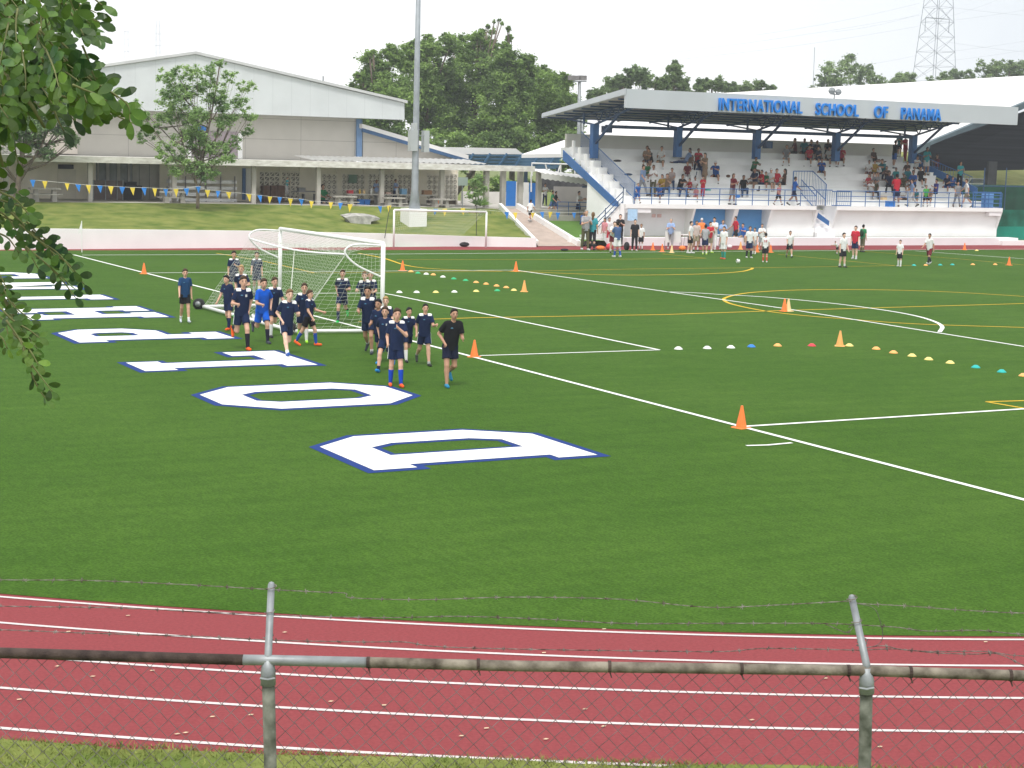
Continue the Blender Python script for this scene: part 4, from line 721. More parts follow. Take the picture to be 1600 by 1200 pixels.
# ---------------------------------------------------------------- trees
def leafcloud(clumps,n,size,elong=1.6):
    """clumps: array (m,4) centre+radius -> n leaf quads"""
    c=np.asarray(clumps); wgt=c[:,3]**2; idx=rng.choice(len(c),n,p=wgt/wgt.sum()); d=rng.normal(0,1,(n,3)); d/=np.linalg.norm(d,axis=1)[:,None]
    r=c[idx,3]*np.abs(rng.normal(0,.62,n)); p=c[idx,:3]+d*r[:,None]*np.array([1,1,.75])
    a=rng.normal(0,1,(n,3))*np.array([1,1,.5])+d*.2; a[:,2]-=.3; a/=np.linalg.norm(a,axis=1)[:,None]; b=np.cross(a,rng.normal(0,.6,(n,3))+[0,0,1.]); b/=np.linalg.norm(b,axis=1)[:,None]+1e-9
    s=size*rng.uniform(.6,1.3,n)[:,None]; l=a*s*elong*.5; w_=b*s*.5
    V=np.stack([p-l,p+w_*.9,p+l,p-w_*.9],1).reshape(-1,3); return V,np.arange(n*4).reshape(n,4)
def subclumps(blobs,per=16,f=.34):
    o=[]
    for (x,y,z,r) in blobs:
        for _ in range(per):
            d=rng.normal(0,1,3); d/=np.linalg.norm(d); q=rng.uniform(.3,1.05)*(1.4 if f>.45 else 1); o.append((x+d[0]*r*q,y+d[1]*r*q*.9,z+d[2]*r*q*.9,r*f*rng.uniform(.6,1.3)))
    return np.array(o)
def crown_tree(name,base,blobs_px,Y,n,size,m,lab,grp=None,trunk_r=.25,per=16,f=.34,limbs=True,tpx=None,jit=1.5,cat='tree'):
    t=thing(name,base,lab,cat,grp); B=[]
    for x,y,r in blobs_px: p=W(x,y,Y+random.uniform(-jit,jit)); B.append((*p,r*np.linalg.norm(p-CAM)/FPX))
    V,F=leafcloud(subclumps(B,per,f),n,size); me=npmesh('crown',V-LOC[t.name],F); me.materials.append(m); link(bpy.data.objects.new('crown',me),LOC[t.name],t)
    mb=MB(); b=np.array(base,float); tp=[W(x,y,Y) for x,y in tpx] if tpx else [b,b+(np.mean([q[:3] for q in B],axis=0)-b)*.5,np.mean([q[:3] for q in B],axis=0)]
    if tpx: tp=[b]+tp
    mb.tube(smooth3(tp,4),trunk_r,7,trunk_r*.35)
    if limbs:
        for q in B:
            s=tp[1]+(tp[-1]-tp[1])*random.uniform(.0,.7); e=np.array(q[:3]); mid=(s+e)/2+np.array([0,0,-.1*np.linalg.norm(e-s)]); mb.tube([s,mid,e],[trunk_r*.4,trunk_r*.25,trunk_r*.1],5)
            for _ in range(3): d=rng.normal(0,1,3); d/=np.linalg.norm(d); mb.tube([mid,e+d*q[3]*.7],[trunk_r*.15,trunk_r*.05],4)
    mb.build('trunk',bark,t,True); return t
lf1=mat('bamboo_leaf',(.16,.27,.085),.7,.3,.35,c2=(.36,.52,.15),island=.35,trans=.5,spec=.25); lf2=mat('distant_leaf',(.19,.29,.13),.75,.3,.3,c2=(.36,.48,.21),island=.3,trans=.5,spec=.2)
lf3=mat('young_leaf',(.24,.42,.16),.6,.3,.8,c2=(.45,.62,.24),island=.3,trans=.5,spec=.3); lf4=mat('grey_green_leaf',(.16,.27,.13),.7,.3,.8,c2=(.30,.43,.20),island=.3,trans=.25,spec=.25)
YT=95
for i,(bx,bl,lab) in enumerate([
 (600,[(592,115,34),(565,145,22),(610,150,42),(580,180,34),(600,215,36),(562,120,10),(612,85,16),(577,86,6),(583,80,4)],'bushy dark green tree just beyond the right end of the gable'),
 (665,[(648,92,28),(672,80,20),(655,135,44),(690,120,36),(665,190,46),(645,70,9),(668,62,10),(700,75,20)],'tall leafy tree rising directly behind the steel light pole'),
 (735,[(730,80,30),(700,60,12),(760,75,28),(745,58,14),(752,50,6),(762,41,4),(772,34,3),(780,31,3),(784,37,3),(735,130,50),(780,120,44),(730,190,46),(700,160,40)],'tallest bamboo like tree of the clump with drooping tips'),
 (800,[(800,105,34),(825,110,20),(795,150,46),(838,140,36),(800,200,46),(770,200,40),(792,85,14),(828,92,9),(796,60,7),(794,45,5),(790,72,8)],'rounded green tree right of the tallest one in the clump'),
 (868,[(868,135,26),(845,165,36),(885,160,28),(860,205,42),(890,210,34),(850,110,10),(885,125,12)],'green tree overlapping the twin floodlight pole'),
 (700,[(620,235,34),(670,235,34),(720,235,34),(770,232,34),(820,230,30),(860,232,26),(900,222,22)],'low dark undergrowth tree filling the foot of the clump')]):
    p=W(bx,300,YT+i*2.5); crown_tree('leafy_tree',(p[0],YT+i*2.5,0),bl,YT+(i%3)*4 if i<5 else YT-4,60000,.19,lf1,lab,'trees behind the school buildings',.35,60,.27)
# bamboo tips
for i,(Pp) in enumerate((((700,110),(742,70),(760,40),(778,29),(782,34)),((790,120),(795,60),(794,42),(790,45)),((575,100),(578,84),(583,79)))):
    pass
for i,(bx,bl,lab,Y) in enumerate([
 (960,[(935,145,14),(955,135,18),(975,128,16),(990,118,16),(1005,122,18),(1030,128,16),(925,150,10)],'open crowned tree peeping over the left corner of the grandstand roof',120),
 (1055,[(1055,110,12),(1050,128,16),(1068,135,14),(1040,140,14),(1055,100,6)],'narrow tree with a high tip above the grandstand roof',122),
 (1110,[(1100,135,14),(1120,133,14),(1140,138,12),(1090,145,12)],'low bright green treetop above the left half of the grandstand fascia',124),
 (1180,[(1165,138,11),(1185,137,12),(1205,142,10),(1150,142,9)],'low greyish treetop left of the bare hall roof',135),
 (1330,[(1300,118,22),(1330,105,22),(1345,125,20),(1290,130,18),(1370,128,16),(1312,132,20),(1270,140,10),(1385,135,10),(1355,110,12)],'broad rounded tree on the skyline left of the pylon',170),
 (1413,[(1405,125,14),(1420,122,12),(1412,132,14)],'small round tree on the skyline just left of the pylon',172),
 (1490,[(1455,128,9),(1475,122,10),(1495,118,12),(1515,120,12),(1480,130,14),(1510,132,14)],'low dark tree on the skyline at the right foot of the pylon',175),
 (1560,[(1540,108,14),(1560,103,14),(1580,105,14),(1600,104,14),(1550,122,18),(1590,122,20),(1620,115,16)],'airy spreading tree on the skyline at the far right',165)]):
    p=W(bx,150,Y); crown_tree('skyline_tree',(p[0],Y,0),bl,Y,15000,.25,lf2,lab,'trees on the skyline',.3,30,.27)
crown_tree('young_tree',W(309,326,43),[(262,120,12),(268,140,13),(275,112,9),(300,115,13),(330,110,12),(343,99,7),(360,122,11),(385,135,10),(300,140,18),(330,140,18),(272,160,18),(290,170,20),(345,160,15),(375,160,12),(390,180,12),(225,182,12),(215,165,9),(236,200,12),(222,215,8),(260,185,14),(310,185,20),(350,190,18),(385,205,9),(290,215,18),(320,225,22),(260,235,12),(285,250,18),(345,245,16),(365,225,10),(310,262,16),(330,272,11),(255,245,9)],43,36000,.088,lf3,'slender young tree with light airy crown on the grass bank','trees on the bank',.10,17,.46,True,[(309,300),(306,275),(318,235),(330,180),(343,105)],.5)
crown_tree('bank_tree',W(26,316,45),[(30,110,30),(70,120,26),(100,135,22),(125,150,16),(40,160,32),(85,165,24),(25,200,28),(60,205,24),(95,195,14),(112,215,10),(110,225,8),(60,232,14),(75,240,9),(0,180,40),(-40,170,40),(-30,220,30)],45,60000,.10,lf4,'grey green tree with a pale forked trunk behind the near foliage','trees on the bank',.2,26,.5,True,[(28,290),(33,250),(42,215),(50,150)],.6)
crown_tree('shrub',W(743,322,47),[(740,285,11),(747,295,13),(738,300,11),(750,280,8)],47,2500,.10,lf3,'rounded green shrub growing behind the notice sign','plants at the top of the ramp',.05,9,.4,cat='shrub')
def spiky(x,y,Y,n,h,lab,m):
    b=W(x,y,Y); t=thing('spiky_plant',b,lab,'plant','plants at the top of the ramp'); mb=MB()
    for _ in range(n):
        a=random.uniform(0,6.28); e=random.uniform(.35,1.2); l=h*random.uniform(.7,1.1); d=np.array([math.cos(a)*math.cos(e),math.sin(a)*math.cos(e),math.sin(e)]); s=np.array([-math.sin(a),math.cos(a),0])*.035
        p1=b+d*l*.5; p2=b+d*l+[0,0,-.18*l]; mb.add([b-s*.6,b+s*.6,p1+s,p2,p1-s],[(0,1,2,3,4)])
    mb.build('leaves',m,t)
crown_tree('hedge',W(860,300,84),[(870,262,12),(885,258,12),(900,260,13),(915,262,13),(930,265,13),(945,268,13),(880,280,13),(900,285,14),(925,288,14),(945,290,13),(750,285,14),(775,288,14),(800,290,14),(825,290,13),(850,290,13),(765,305,12),(800,305,12),(835,305,12)],84,14000,.22,lf1,'dark green hedge beyond the walkway and the covered court','hedge behind the walkway',.1,16,.4,limbs=False,cat='hedge')
spiky(742,352,43.5,90,1.15,'large spiky grey green plant left of the ramp top',lf4); spiky(765,347,44,70,.95,'smaller spiky plant touching the ramp edge',lf4); spiky(750,322,46,60,.9,'bright green spiky plant beneath the shrub',lf3)
# pylons, wires, mast
def pylon(x,ybase,ytop,w0,w1,Y,arms,lab,m,r):
    t=thing('pylon',W(x,ybase,Y),lab,'pylon'); k=np.linalg.norm(W(x,ybase,Y)-CAM)/FPX; b=W(x,ybase,Y); hgt=(ybase-ytop)*k; mb=MB()
    def cor(u,i): w_=(w0+(w1-w0)*u)*k/2; sx,sy=((-1,-1),(1,-1),(1,1),(-1,1))[i]; return b+np.array([sx*w_,sy*w_,hgt*u])
    for i in range(4): mb.tube([cor(0,i),cor(1,i)],r,4)
    n=12
    for j in range(n):
        u0,u1=j/n,(j+1)/n
        for i in range(4): mb.tube([cor(u0,i),cor(u1,(i+1)%4)],r*.6,3); mb.tube([cor(u0,(i+1)%4),cor(u1,i)],r*.6,3); mb.tube([cor(u1,i),cor(u1,(i+1)%4)],r*.5,3)
    mb.build('lattice_mast',m,t)
    for (ya,wl) in arms:
        u=(ybase-ya)/(ybase-ytop); mb=MB(); c=b+np.array([0,0,hgt*u])
        for s in (-1,1):
            e=c+np.array([s*wl*k,0,0]); mb.tube([c+[0,-.5,0],e],r,4); mb.tube([c+[0,.5,0],e],r,4); mb.tube([c+[s*w1*k*.5,0,14*k],e],r*.7,4); mb.tube([e,e-[0,0,20*k]],r*1.3,5)
        mb.build('cross_arm',m,t)
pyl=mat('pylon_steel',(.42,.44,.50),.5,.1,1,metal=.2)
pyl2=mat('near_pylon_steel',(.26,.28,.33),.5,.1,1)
pylon(1458,150,-110,48,14,240,[(36,23),(-45,22)],'tall steel lattice pylon standing on the skyline behind the hall',pyl2,.06)
pylon(247,150,38,8,5,380,[(58,6),(75,6)],'far faint pylon whose top shows above the gymnasium roof ridge',pyl,.022); pylon(198,150,50,8,5,400,[(55,8),(84,7)],'far faint pylon left of the other one above the gymnasium roof',pyl,.018)
CL=["lowest cable entering from the left toward the pylon's upper arm", "second cable from the left reaching the pylon arm's outer tip", 'cable from the left leaving the frame top before the pylon', 'faint low cable passing left of the pylon above the trees', 'cable rising right from the tip of the pylon arm', 'cable sagging right from high on the pylon', 'cable rising right from the middle of the pylon', 'cable dropping right from the insulator below the pylon arm', 'lowest cable rising right of the pylon just above the trees', 'short cable joining the left side of the pylon arm', 'steep cable leaving the frame top right of the pylon']
for i_,(a,b) in enumerate((((1000,88),(1437,24)),((1060,93),(1435,41)),((1180,55),(1437,5)),((1300,104),(1435,86)),((1485,32),(1700,-5)),((1482,11),(1700,28)),((1472,82),(1700,44)),((1482,66),(1700,87)),((1475,96),(1700,58)),((1300,50),(1437,22)),((1485,25),(1600,-20)))):
    mb=MB(); A_=W(*a,240);B_=W(*b,240); mb.tube([A_+(B_-A_)*u-np.array([0,0,.5*math.sin(math.pi*u)]) for u in np.linspace(0,1,9)],.022,3); tag(mb.build('power_cable',pyl),CL[i_],'cable','power cables at the pylon')
mb=MB(); mb.tube([W(1270,145,150),W(1273,74,150)],.06,4); tag(mb.build('radio_mast',pyl),'thin radio mast rising above the skyline tree near the roof floodlight','mast')
# ---------------------------------------------------------------- near foliage hanging at the top left
nl=mat('near_leaf',(.035,.11,.045),.34,.35,9,c2=(.14,.24,.035),island=.5,trans=.35,spec=.4); twm=mat('twig',(.14,.15,.06),.8,.3,30)
nt_=thing('overhanging_tree',CAM+np.array([-3.2,.3,-3.0]),'tree at the camera whose twigs of oval leaflets hang into view','tree')
LV=[];LF=[]; tw=MB()
def P3(x,y,D): d=ray(x,y); return CAM+d*D
def leaf(p,ax,nrm,L,wd):
    s=np.cross(ax,nrm); s/=np.linalg.norm(s)+1e-9; o=len(LV); n_=np.cross(s,ax)
    pr=[(0,0),(.12,.42),(.4,.9),(.68,.98),(.9,.6),(1,0),(.9,-.6),(.68,-.98),(.4,-.9),(.12,-.42)]
    for u,v in pr: LV.append(p+ax*L*u+s*wd*.5*v+n_*(abs(v)*wd*.10-(u-.5)**2*L*.14))
    for i in range(1,5): LF.append((o+i-1 if i>1 else o,o+i,o+i+1,o+5)) if 0 else None
    LF.append(tuple(range(o,o+10)))
def spray(Pp,D,nl_=7,L=.032,wd=.0165,D2=None,gap=.015):
    D2=D if D2 is None else D2; Q=smooth3([P3(x,y,D+(D2-D)*i/(len(Pp)-1)) for i,(x,y) in enumerate(Pp)],6)
    tw.tube(Q,.0022,5,.0009); acc=0; side=1; nrm0=-fwd+rng.normal(0,.45,3)
    for i in range(1,len(Q)):
        seg=Q[i]-Q[i-1]; l=np.linalg.norm(seg); t=seg/l; acc+=l
        while acc>gap:
            acc-=gap; side=-side; q=Q[i]-seg*(acc/l); nrm=nrm0+rng.normal(0,.25,3); nrm/=np.linalg.norm(nrm); sd=np.cross(t,nrm)*side; ax=t*.55+sd*.85+rng.normal(0,.12,3); ax/=np.linalg.norm(ax)
            s=rng.uniform(.75,1.15); leaf(q+ax*.002,ax,nrm,L*s,wd*s)
    ax=Q[-1]-Q[-2]; ax/=np.linalg.norm(ax); leaf(Q[-1],ax,nrm0/np.linalg.norm(nrm0),L,wd)
def rnd_spray(x,y,ang,ln,D):
    a=math.radians(ang); P=[(x,y)]
    for k in range(3): a+=random.uniform(-.15,.25); x+=math.cos(a)*ln/3; y+=math.sin(a)*ln/3; P.append((x,y))
    spray(P,D,D2=D+random.uniform(-.15,.15))
def inside(x,y):
    bx=[(-40,150),(0,148),(20,140),(50,148),(100,140),(130,160),(150,185),(170,198),(195,202)]
    lim=np.interp(y,[p[0] for p in bx],[p[1] for p in bx]); 
    bot=np.interp(x,[-40,0,30,60,100,130,170,205],[300,248,215,196,180,188,195,200]); return x<lim-6 and y<bot-4
cnt=0
while cnt<190:
    x=random.uniform(-60,190); y=random.uniform(-50,260)
    if not inside(x,y): continue
    ang=random.uniform(15,75) if x>60 else random.uniform(30,110); ln=random.uniform(45,85)
    ex,ey=x+math.cos(math.radians(ang+8))*ln,y+math.sin(math.radians(ang+8))*ln
    if not inside(ex,ey): 
        if random.random()<.93: continue
        ln*=.6
    rnd_spray(x,y,ang,ln,random.uniform(2.7,3.5)); cnt+=1
for P in (((90,60),(125,95),(160,130),(185,155)),((120,110),(150,135),(180,158),(202,178)),((100,150),(118,168),(128,185)),((80,160),(92,190),(100,205)),((110,10),(135,25),(155,35)),((100,30),(130,45),(150,55)),((140,-10),(152,2),(160,8)),((60,-20),(110,0),(150,20)),((150,130),(180,148),(200,165),(203,190)),((90,90),(130,115),(155,138))): spray(list(P),random.uniform(2.8,3.1))
Bs=[[(-60,-40),(40,30),(100,85),(150,128)],[(-60,60),(10,120),(50,165),(70,200)],[(-60,150),(-10,210),(5,260)],[(-50,-60),(60,-12),(120,15)]]
for B_ in Bs: tw.tube([P3(x,y,3.0) for x,y in B_],.006,6,.0025)
# two hanging branches
tw.tube(smooth3([P3(x,y,3.0) for x,y in ((-50,280),(10,325),(60,375),(95,405))],5),.0035,5,.0012)
for P in (((-30,305),(0,312),(30,322),(50,332)),((0,300),(25,312),(45,335)),((-20,330),(20,345),(50,365),(75,380)),((10,325),(40,345),(60,365),(90,385)),((30,350),(60,375),(90,395),(115,425)),((60,375),(90,400),(110,415),(132,445)),((20,365),(45,395),(60,420)),((40,385),(70,410),(105,440)),((-20,360),(10,370),(30,395)),((70,410),(95,435),(118,465)),((-30,290),(5,298),(28,300)),((-20,320),(10,338),(25,360)),((50,360),(75,385),(100,400))): spray(list(P),random.uniform(2.9,3.1),L=.022,wd=.0135,gap=.0105)
tw.tube(smooth3([P3(x,y,2.9) for x,y in ((-40,400),(0,455),(25,510),(50,575))],5),.0032,5,.0011)
for P in (((-30,430),(0,445),(15,470),(30,490)),((-10,450),(10,470),(25,500),(35,520)),((0,480),(20,500),(45,515),(62,528)),((-20,480),(5,500),(15,530)),((10,500),(30,530),(40,555)),((-30,520),(0,525),(12,545)),((20,520),(45,545),(60,570)),((30,540),(50,570),(65,590),(82,612)),((40,560),(52,590),(62,610),(74,625)),((20,490),(40,520),(58,545)),((-20,400),(0,430),(10,450)),((0,440),(25,480),(50,500))): spray(list(P),random.uniform(2.8,3.0),L=.019,wd=.011,gap=.009)
me=npmesh('leaves',np.array(LV)-LOC[nt_.name],LF); me.materials.append(nl); link(bpy.data.objects.new('leaves',me),LOC[nt_.name],nt_)
tw.build('branch',twm,nt_,True); mb=MB(); b=LOC[nt_.name]; mb.tube([b,b+[0,.1,1.8],b+[.3,.3,3.2],b+[.9,1.2,3.9]],.09,8,.03); mb.build('trunk',bark,nt_,True)
# ---------------------------------------------------------------- people
class Vox:
    def __init__(s,lo,hi,h): s.lo=np.array(lo,float); s.h=h; s.n=np.ceil((np.array(hi)-s.lo)/h).astype(int)+1; s.g=np.full(s.n,.1,np.float32)
    def blk(s,mn,mxx):
        i0=np.clip(((mn-s.lo)/s.h).astype(int),0,s.n-1); i1=np.clip(((mxx-s.lo)/s.h).astype(int)+2,1,s.n); sl=tuple(slice(a,b) for a,b in zip(i0,i1))
        ax=[s.lo[k]+s.h*np.arange(i0[k],i1[k],dtype=np.float32) for k in range(3)]; return sl,np.meshgrid(*ax,indexing='ij')
    def mix(s,sl,d,k):
        g_=s.g[sl]
        if k<=0: s.g[sl]=np.minimum(g_,d); return
        h_=np.clip(.5+.5*(g_-d)/k,0,1); s.g[sl]=g_*(1-h_)+d*h_-k*h_*(1-h_)
    def cap(s,a,b,ra,rb=None,k=.015,flat=0):
        a=np.array(a,float);b=np.array(b,float); rb=ra if rb is None else rb; R=max(ra,rb)+k+2*s.h; sl,(X,Y,Z)=s.blk(np.minimum(a,b)-R,np.maximum(a,b)+R)
        ab=b-a; q=float(ab@ab)+1e-9; t0=((X-a[0])*ab[0]+(Y-a[1])*ab[1]+(Z-a[2])*ab[2])/q; t=np.clip(t0,0,1)
        d=np.sqrt((X-a[0]-t*ab[0])**2+(Y-a[1]-t*ab[1])**2+(Z-a[2]-t*ab[2])**2)-(ra+(rb-ra)*t)
        if flat: d=np.maximum(d,(t0-1)*math.sqrt(q))
        s.mix(sl,d.astype(np.float32),k)
    def ell(s,c,r,k=.01):
        c=np.array(c);r=np.array(r); sl,(X,Y,Z)=s.blk(c-r-k-2*s.h,c+r+k+2*s.h); d=(np.sqrt(((X-c[0])/r[0])**2+((Y-c[1])/r[1])**2+((Z-c[2])/r[2])**2)-1)*r.min(); s.mix(sl,d.astype(np.float32),k)
    def cut(s,p,n):
        n=np.array(n,float); n/=np.linalg.norm(n); ax=[s.lo[k]+s.h*np.arange(s.n[k],dtype=np.float32) for k in range(3)]
        d=((ax[0]-p[0])*n[0])[:,None,None]+((ax[1]-p[1])*n[1])[None,:,None]+((ax[2]-p[2])*n[2])[None,None,:]; s.g=np.maximum(s.g,d.astype(np.float32))
    def mesh(s,name):
        g_=vdb.FloatGrid(.1); g_.copyFromArray(np.ascontiguousarray(s.g),tolerance=0)
        P,T_,Q=g_.convertToPolygons(0.0,0.0); P=np.array(P)*s.h+s.lo
        if len(P)==0: return None
        return npmesh(name,P,np.array(Q)[:,::-1],True)
def fk(H,p):
    g_=lambda k,d=0: math.radians(p.get(k,d)); J={}; L=g_('lean'); u=np.array([math.sin(g_('side')),math.sin(L),math.cos(L)]); u/=np.linalg.norm(u)
    pel=np.zeros(3); J['pel']=pel; J['u']=u; J['waist']=u*.10; J['chest']=u*.21; J['sh']=u*.295; J['neck']=u*.325
    tw_=g_('twist'); R=lambda a:np.array([math.cos(a),math.sin(a),0])
    hp=g_('hp')+L*.3; hd=np.array([0,math.sin(hp),math.cos(hp)]); J['head']=J['neck']+hd*.098; J['hd']=hd
    for s,n in ((-1,'L'),(1,'R')):
        h0=np.array([s*.05,0,-.01]); f=g_('hip'+n); ab=g_('sp'+n,3); J['hip'+n]=h0; k=g_('kn'+n)
        d=np.array([s*math.sin(ab),math.sin(f)*math.cos(ab),-math.cos(f)*math.cos(ab)]); J['kn'+n]=h0+d*.235; f2=f-k; d2=np.array([s*math.sin(ab)*.3,math.sin(f2),-math.cos(f2)]); d2/=np.linalg.norm(d2); J['an'+n]=J['kn'+n]+d2*.235
        fa=max(-1.3,min(.3,f2*.9)) if abs(f2)>.25 else 0; J['toe'+n]=J['an'+n]+np.array([s*.012,math.cos(fa)*.1,math.sin(fa)*.1-.02]); J['heel'+n]=J['an'+n]+np.array([0,-.02*math.cos(fa)+.02*math.sin(fa),-.02])
        x=R(tw_); s0=J['sh']+x*s*.098; f=g_('sh'+n); ab=g_('ab'+n,10); e=g_('el'+n,15); inw=g_('in'+n,0); J['s'+n]=s0
        d=np.array([s*math.sin(ab),math.sin(f)*math.cos(ab),-math.cos(f)*math.cos(ab)]); J['el'+n]=s0+d*.17; f2=f+e; d=np.array([-s*math.sin(inw)+s*math.sin(ab)*.4,math.sin(f2)*math.cos(inw),-math.cos(f2)*math.cos(inw)]); d/=np.linalg.norm(d); J['wr'+n]=J['el'+n]+d*.15; J['fd'+n]=d; J['sd'+n]=np.array([s*1.0,0,0])
    if p.get('sit'): off=np.array([0,0,.062])
    else: off=np.array([0,0,-min(min(J[k+n][2] for k in('toe','heel'))-.022 for n in 'LR')])
    sc_=p.get('hs',1.)
    for k in J:
        if k not in('u','hd') and k[:2] not in('fd','sd'): J[k]=(J[k]+off)*H
    J['hs']=sc_; return J
HAIRC={}
CACHE={}
def figure(H,p,kit,fine):
    key=(H,tuple(sorted(p.items())),tuple(sorted(kit.items())),fine)
    if key in CACHE: return CACHE[key]
    J=fk(H,p); h=(.0095 if fine else .0135)*max(.75,H/1.7)
    pts=np.array([J[k] for k in J if k not in('u','hd','hs') and k[:2] not in('fd','sd')]); lo=pts.min(0)-.17*H*.8-.03; hi=pts.max(0)+.13*H; u=J['u']; ex=np.array([1.,0,0]); out=[]
    hs=J['hs']; hc=J['head']; N2=('L','R')
    v=Vox(lo,hi,h); k=.02*H
    v.cap(J['sh']-ex*.07*H,J['sh']+ex*.07*H,.042*H,None,k); v.cap(J['chest']-ex*.042*H,J['pel']-ex*.036*H,.056*H,.056*H,k); v.cap(J['chest']+ex*.042*H,J['pel']+ex*.036*H,.056*H,.056*H,k); v.cap(J['chest'],J['pel'],.056*H,.056*H,k)
    v.cap(J['sh'],hc,.031*H,.03*H,.012*H)
    v.ell(hc+J['hd']*.008*H,np.array([.044,.052,.060])*H*hs,.01*H); v.ell(hc+np.array([0,.014,-.03])*H*hs,np.array([.032,.036,.034])*H*hs,.012*H)
    v.cap(hc+np.array([0,.05,.008])*H*hs,hc+np.array([0,.062,-.012])*H*hs,.006*H,.009*H,.006*H)
    for s in(-1,1): v.ell(hc+np.array([s*.046,-.004,-.006])*H*hs,np.array([.008,.013,.019])*H*hs,.004*H)
    for n in N2:
        s=-1 if n=='L' else 1
        v.cap(J['hip'+n],J['kn'+n],.050*H,.034*H,.018*H); m_=J['kn'+n]*.7+J['an'+n]*.3-np.array([0,.008*H,0]); v.cap(J['kn'+n],m_,.033*H,.034*H,.01*H); v.cap(m_,J['an'+n],.034*H,.020*H,.01*H); v.cap(J['heel'+n],J['toe'+n],.02*H,.017*H,.008*H)
        v.cap(J['s'+n],J['el'+n],.031*H,.024*H,.015*H); v.cap(J['el'+n],J['wr'+n],.0245*H,.016*H,.008*H)
        d=J['fd'+n]; a=np.cross(d,[1.,0,0]); a/=np.linalg.norm(a)+1e-9; w_=J['wr'+n]; v.cap(w_,w_+d*.042*H,.013*H,.017*H,.006*H)
        b=np.cross(d,a)   # knuckle line along a
        for i,(o,l) in enumerate(((-.0165,.040),(-.0055,.046),(.0055,.043),(.0165,.033))):
            st0=w_+d*.045*H+a*o*H; md=st0+(d*.75-b*(.25*s))*l*.5*H; v.cap(st0,md,.0062*H,.006*H,.002*H); v.cap(md,md+(d*.35-b*(.55*s)-a*o*4)*l*.5*H,.006*H,.0052*H,.002*H)
        v.cap(w_+d*.012*H+a*.012*H,w_+d*.03*H+a*.034*H-b*.008*s*H,.0075*H,.006*H,.004*H); v.cap(w_+d*.03*H+a*.034*H-b*.008*s*H,w_+d*.05*H+a*.034*H-b*.018*s*H,.006*H,.005*H,.002*H)
    out.append(('body',v.mesh('body'),'skin'))
    # shirt
    def shirt(ex_,nm,mk,box=None):
        v=Vox(lo,hi,h); e=ex_*H; k=.02*H; hem=J['pel']-u*kit.get('hem',.035)*H
        v.cap(J['sh']-ex*.072*H,J['sh']+ex*.072*H,.042*H+e,None,k); c0=J['chest']+u*.03*H
        for s_o in (-1,1): v.cap(c0+ex*s_o*.044*H,hem-u*.04*H+ex*s_o*.036*H,.059*H+e,.064*H+e,k*1.4)
        v.cap(c0,hem-u*.04*H,.060*H+e,.066*H+e,k)
        v.cut(hem,-u)
        sl=kit.get('sleeve',.72)
        for n in N2:
            el=J['el'+n]; s0=J['s'+n]
            if sl<=1: v.cap(s0,s0+(el-s0)*sl,.034*H+e,.039*H+e,.012*H,1)
            else: v.cap(s0,el,.034*H+e,.030*H+e,.012*H); v.cap(el,el+(J['wr'+n]-el)*.93,.030*H+e,.024*H+e,.01*H,1)
        if box is not None:
            for pt,nn in box: v.cut(pt,nn)
        out.append((nm,v.mesh(nm),mk))
    if kit.get('top',1): shirt(.003,'shirt','shirt')
    if kit.get('yoke'):
        for s in (-1,1): shirt(.0055,'shoulder_panel','yoke',[(J['sh']+ex*s*.036*H,-ex*s),(J['sh']+ex*s*.112*H,ex*s),(J['sh']+u*.012*H,-u)])
    if kit.get('num'):
        mb=MB()
        y=J['chest'][1]+.074*H
        for o in (-.045,-.030): c=J['chest']+np.array([o*H,.0735*H,.03*H]); mb.box(c-np.array([.004,.004,.016])*H,c+np.array([.004,.004,.016])*H)
        out.append(('shirt_number',npmesh('shirt_number',np.array(mb.v),mb.f),'white'))
    if kit.get('crest'):
        mb=MB(); c=J['chest']+np.array([.028*H,.0735*H,.034*H]); mb.box(c-np.array([.016,.004,.005])*H,c+np.array([.016,.004,.005])*H); mb.box(c+np.array([-.009,-.004,.005])*H,c+np.array([.009,.004,.011])*H); out.append(('crest',npmesh('crest',np.array(mb.v),mb.f),'crest'))
    bt=kit.get('bot','shorts')
    def bottoms(e0,nm,mk,box=None):
        v=Vox(lo,hi,h); k=.014*H; e=e0*H
        v.cap(J['pel']+u*.045*H-ex*.038*H,J['pel']-ex*.045*H,.058*H+e,.064*H+e,k); v.cap(J['pel']+u*.045*H+ex*.038*H,J['pel']+ex*.045*H,.058*H+e,.064*H+e,k); v.cap(J['pel']-ex*.045*H,J['pel']+ex*.045*H,.062*H+e,None,k)
        for n in N2:
            a,b,c=J['hip'+n],J['kn'+n],J['an'+n]
            if bt=='shorts': v.cap(a,a+(b-a)*kit.get('sl',.64),.056*H+e,.062*H+e,k,1)
            else: v.cap(a,b,.056*H+e,.042*H+e,k); v.cap(b,b+(c-b)*.93,.042*H+e,.032*H+e,.01*H,1)
        if bt=='dress': m_=(J['knL']+J['knR'])/2; v.cap(J['pel'],m_,.075*H,.11*H,k,1)
        v.cut(J['pel']+u*.06*H,u)
        if box:
            for pt,nn in box: v.cut(pt,nn)
        out.append((nm,v.mesh(nm),mk))
    bottoms(0,'shorts' if bt=='shorts' else ('skirt' if bt=='dress' else 'trousers'),'shirt' if bt=='dress' else 'bottom')
    if kit.get('stripe'):
        for n,s in (('L',-1),('R',1)):
            kd=J['kn'+n]-J['hip'+n]; kd/=np.linalg.norm(kd); sd=np.cross(kd,[0,1.,0]); sd=sd*(1 if sd[0]*s>0 else -1); fr_=np.cross(kd,sd); bottoms(.003,'side_stripe','white',[(J['hip'+n]+ex*s*.045*H,-sd),(J['hip'+n]+fr_*.013*H,fr_),(J['hip'+n]-fr_*.013*H,-fr_)])
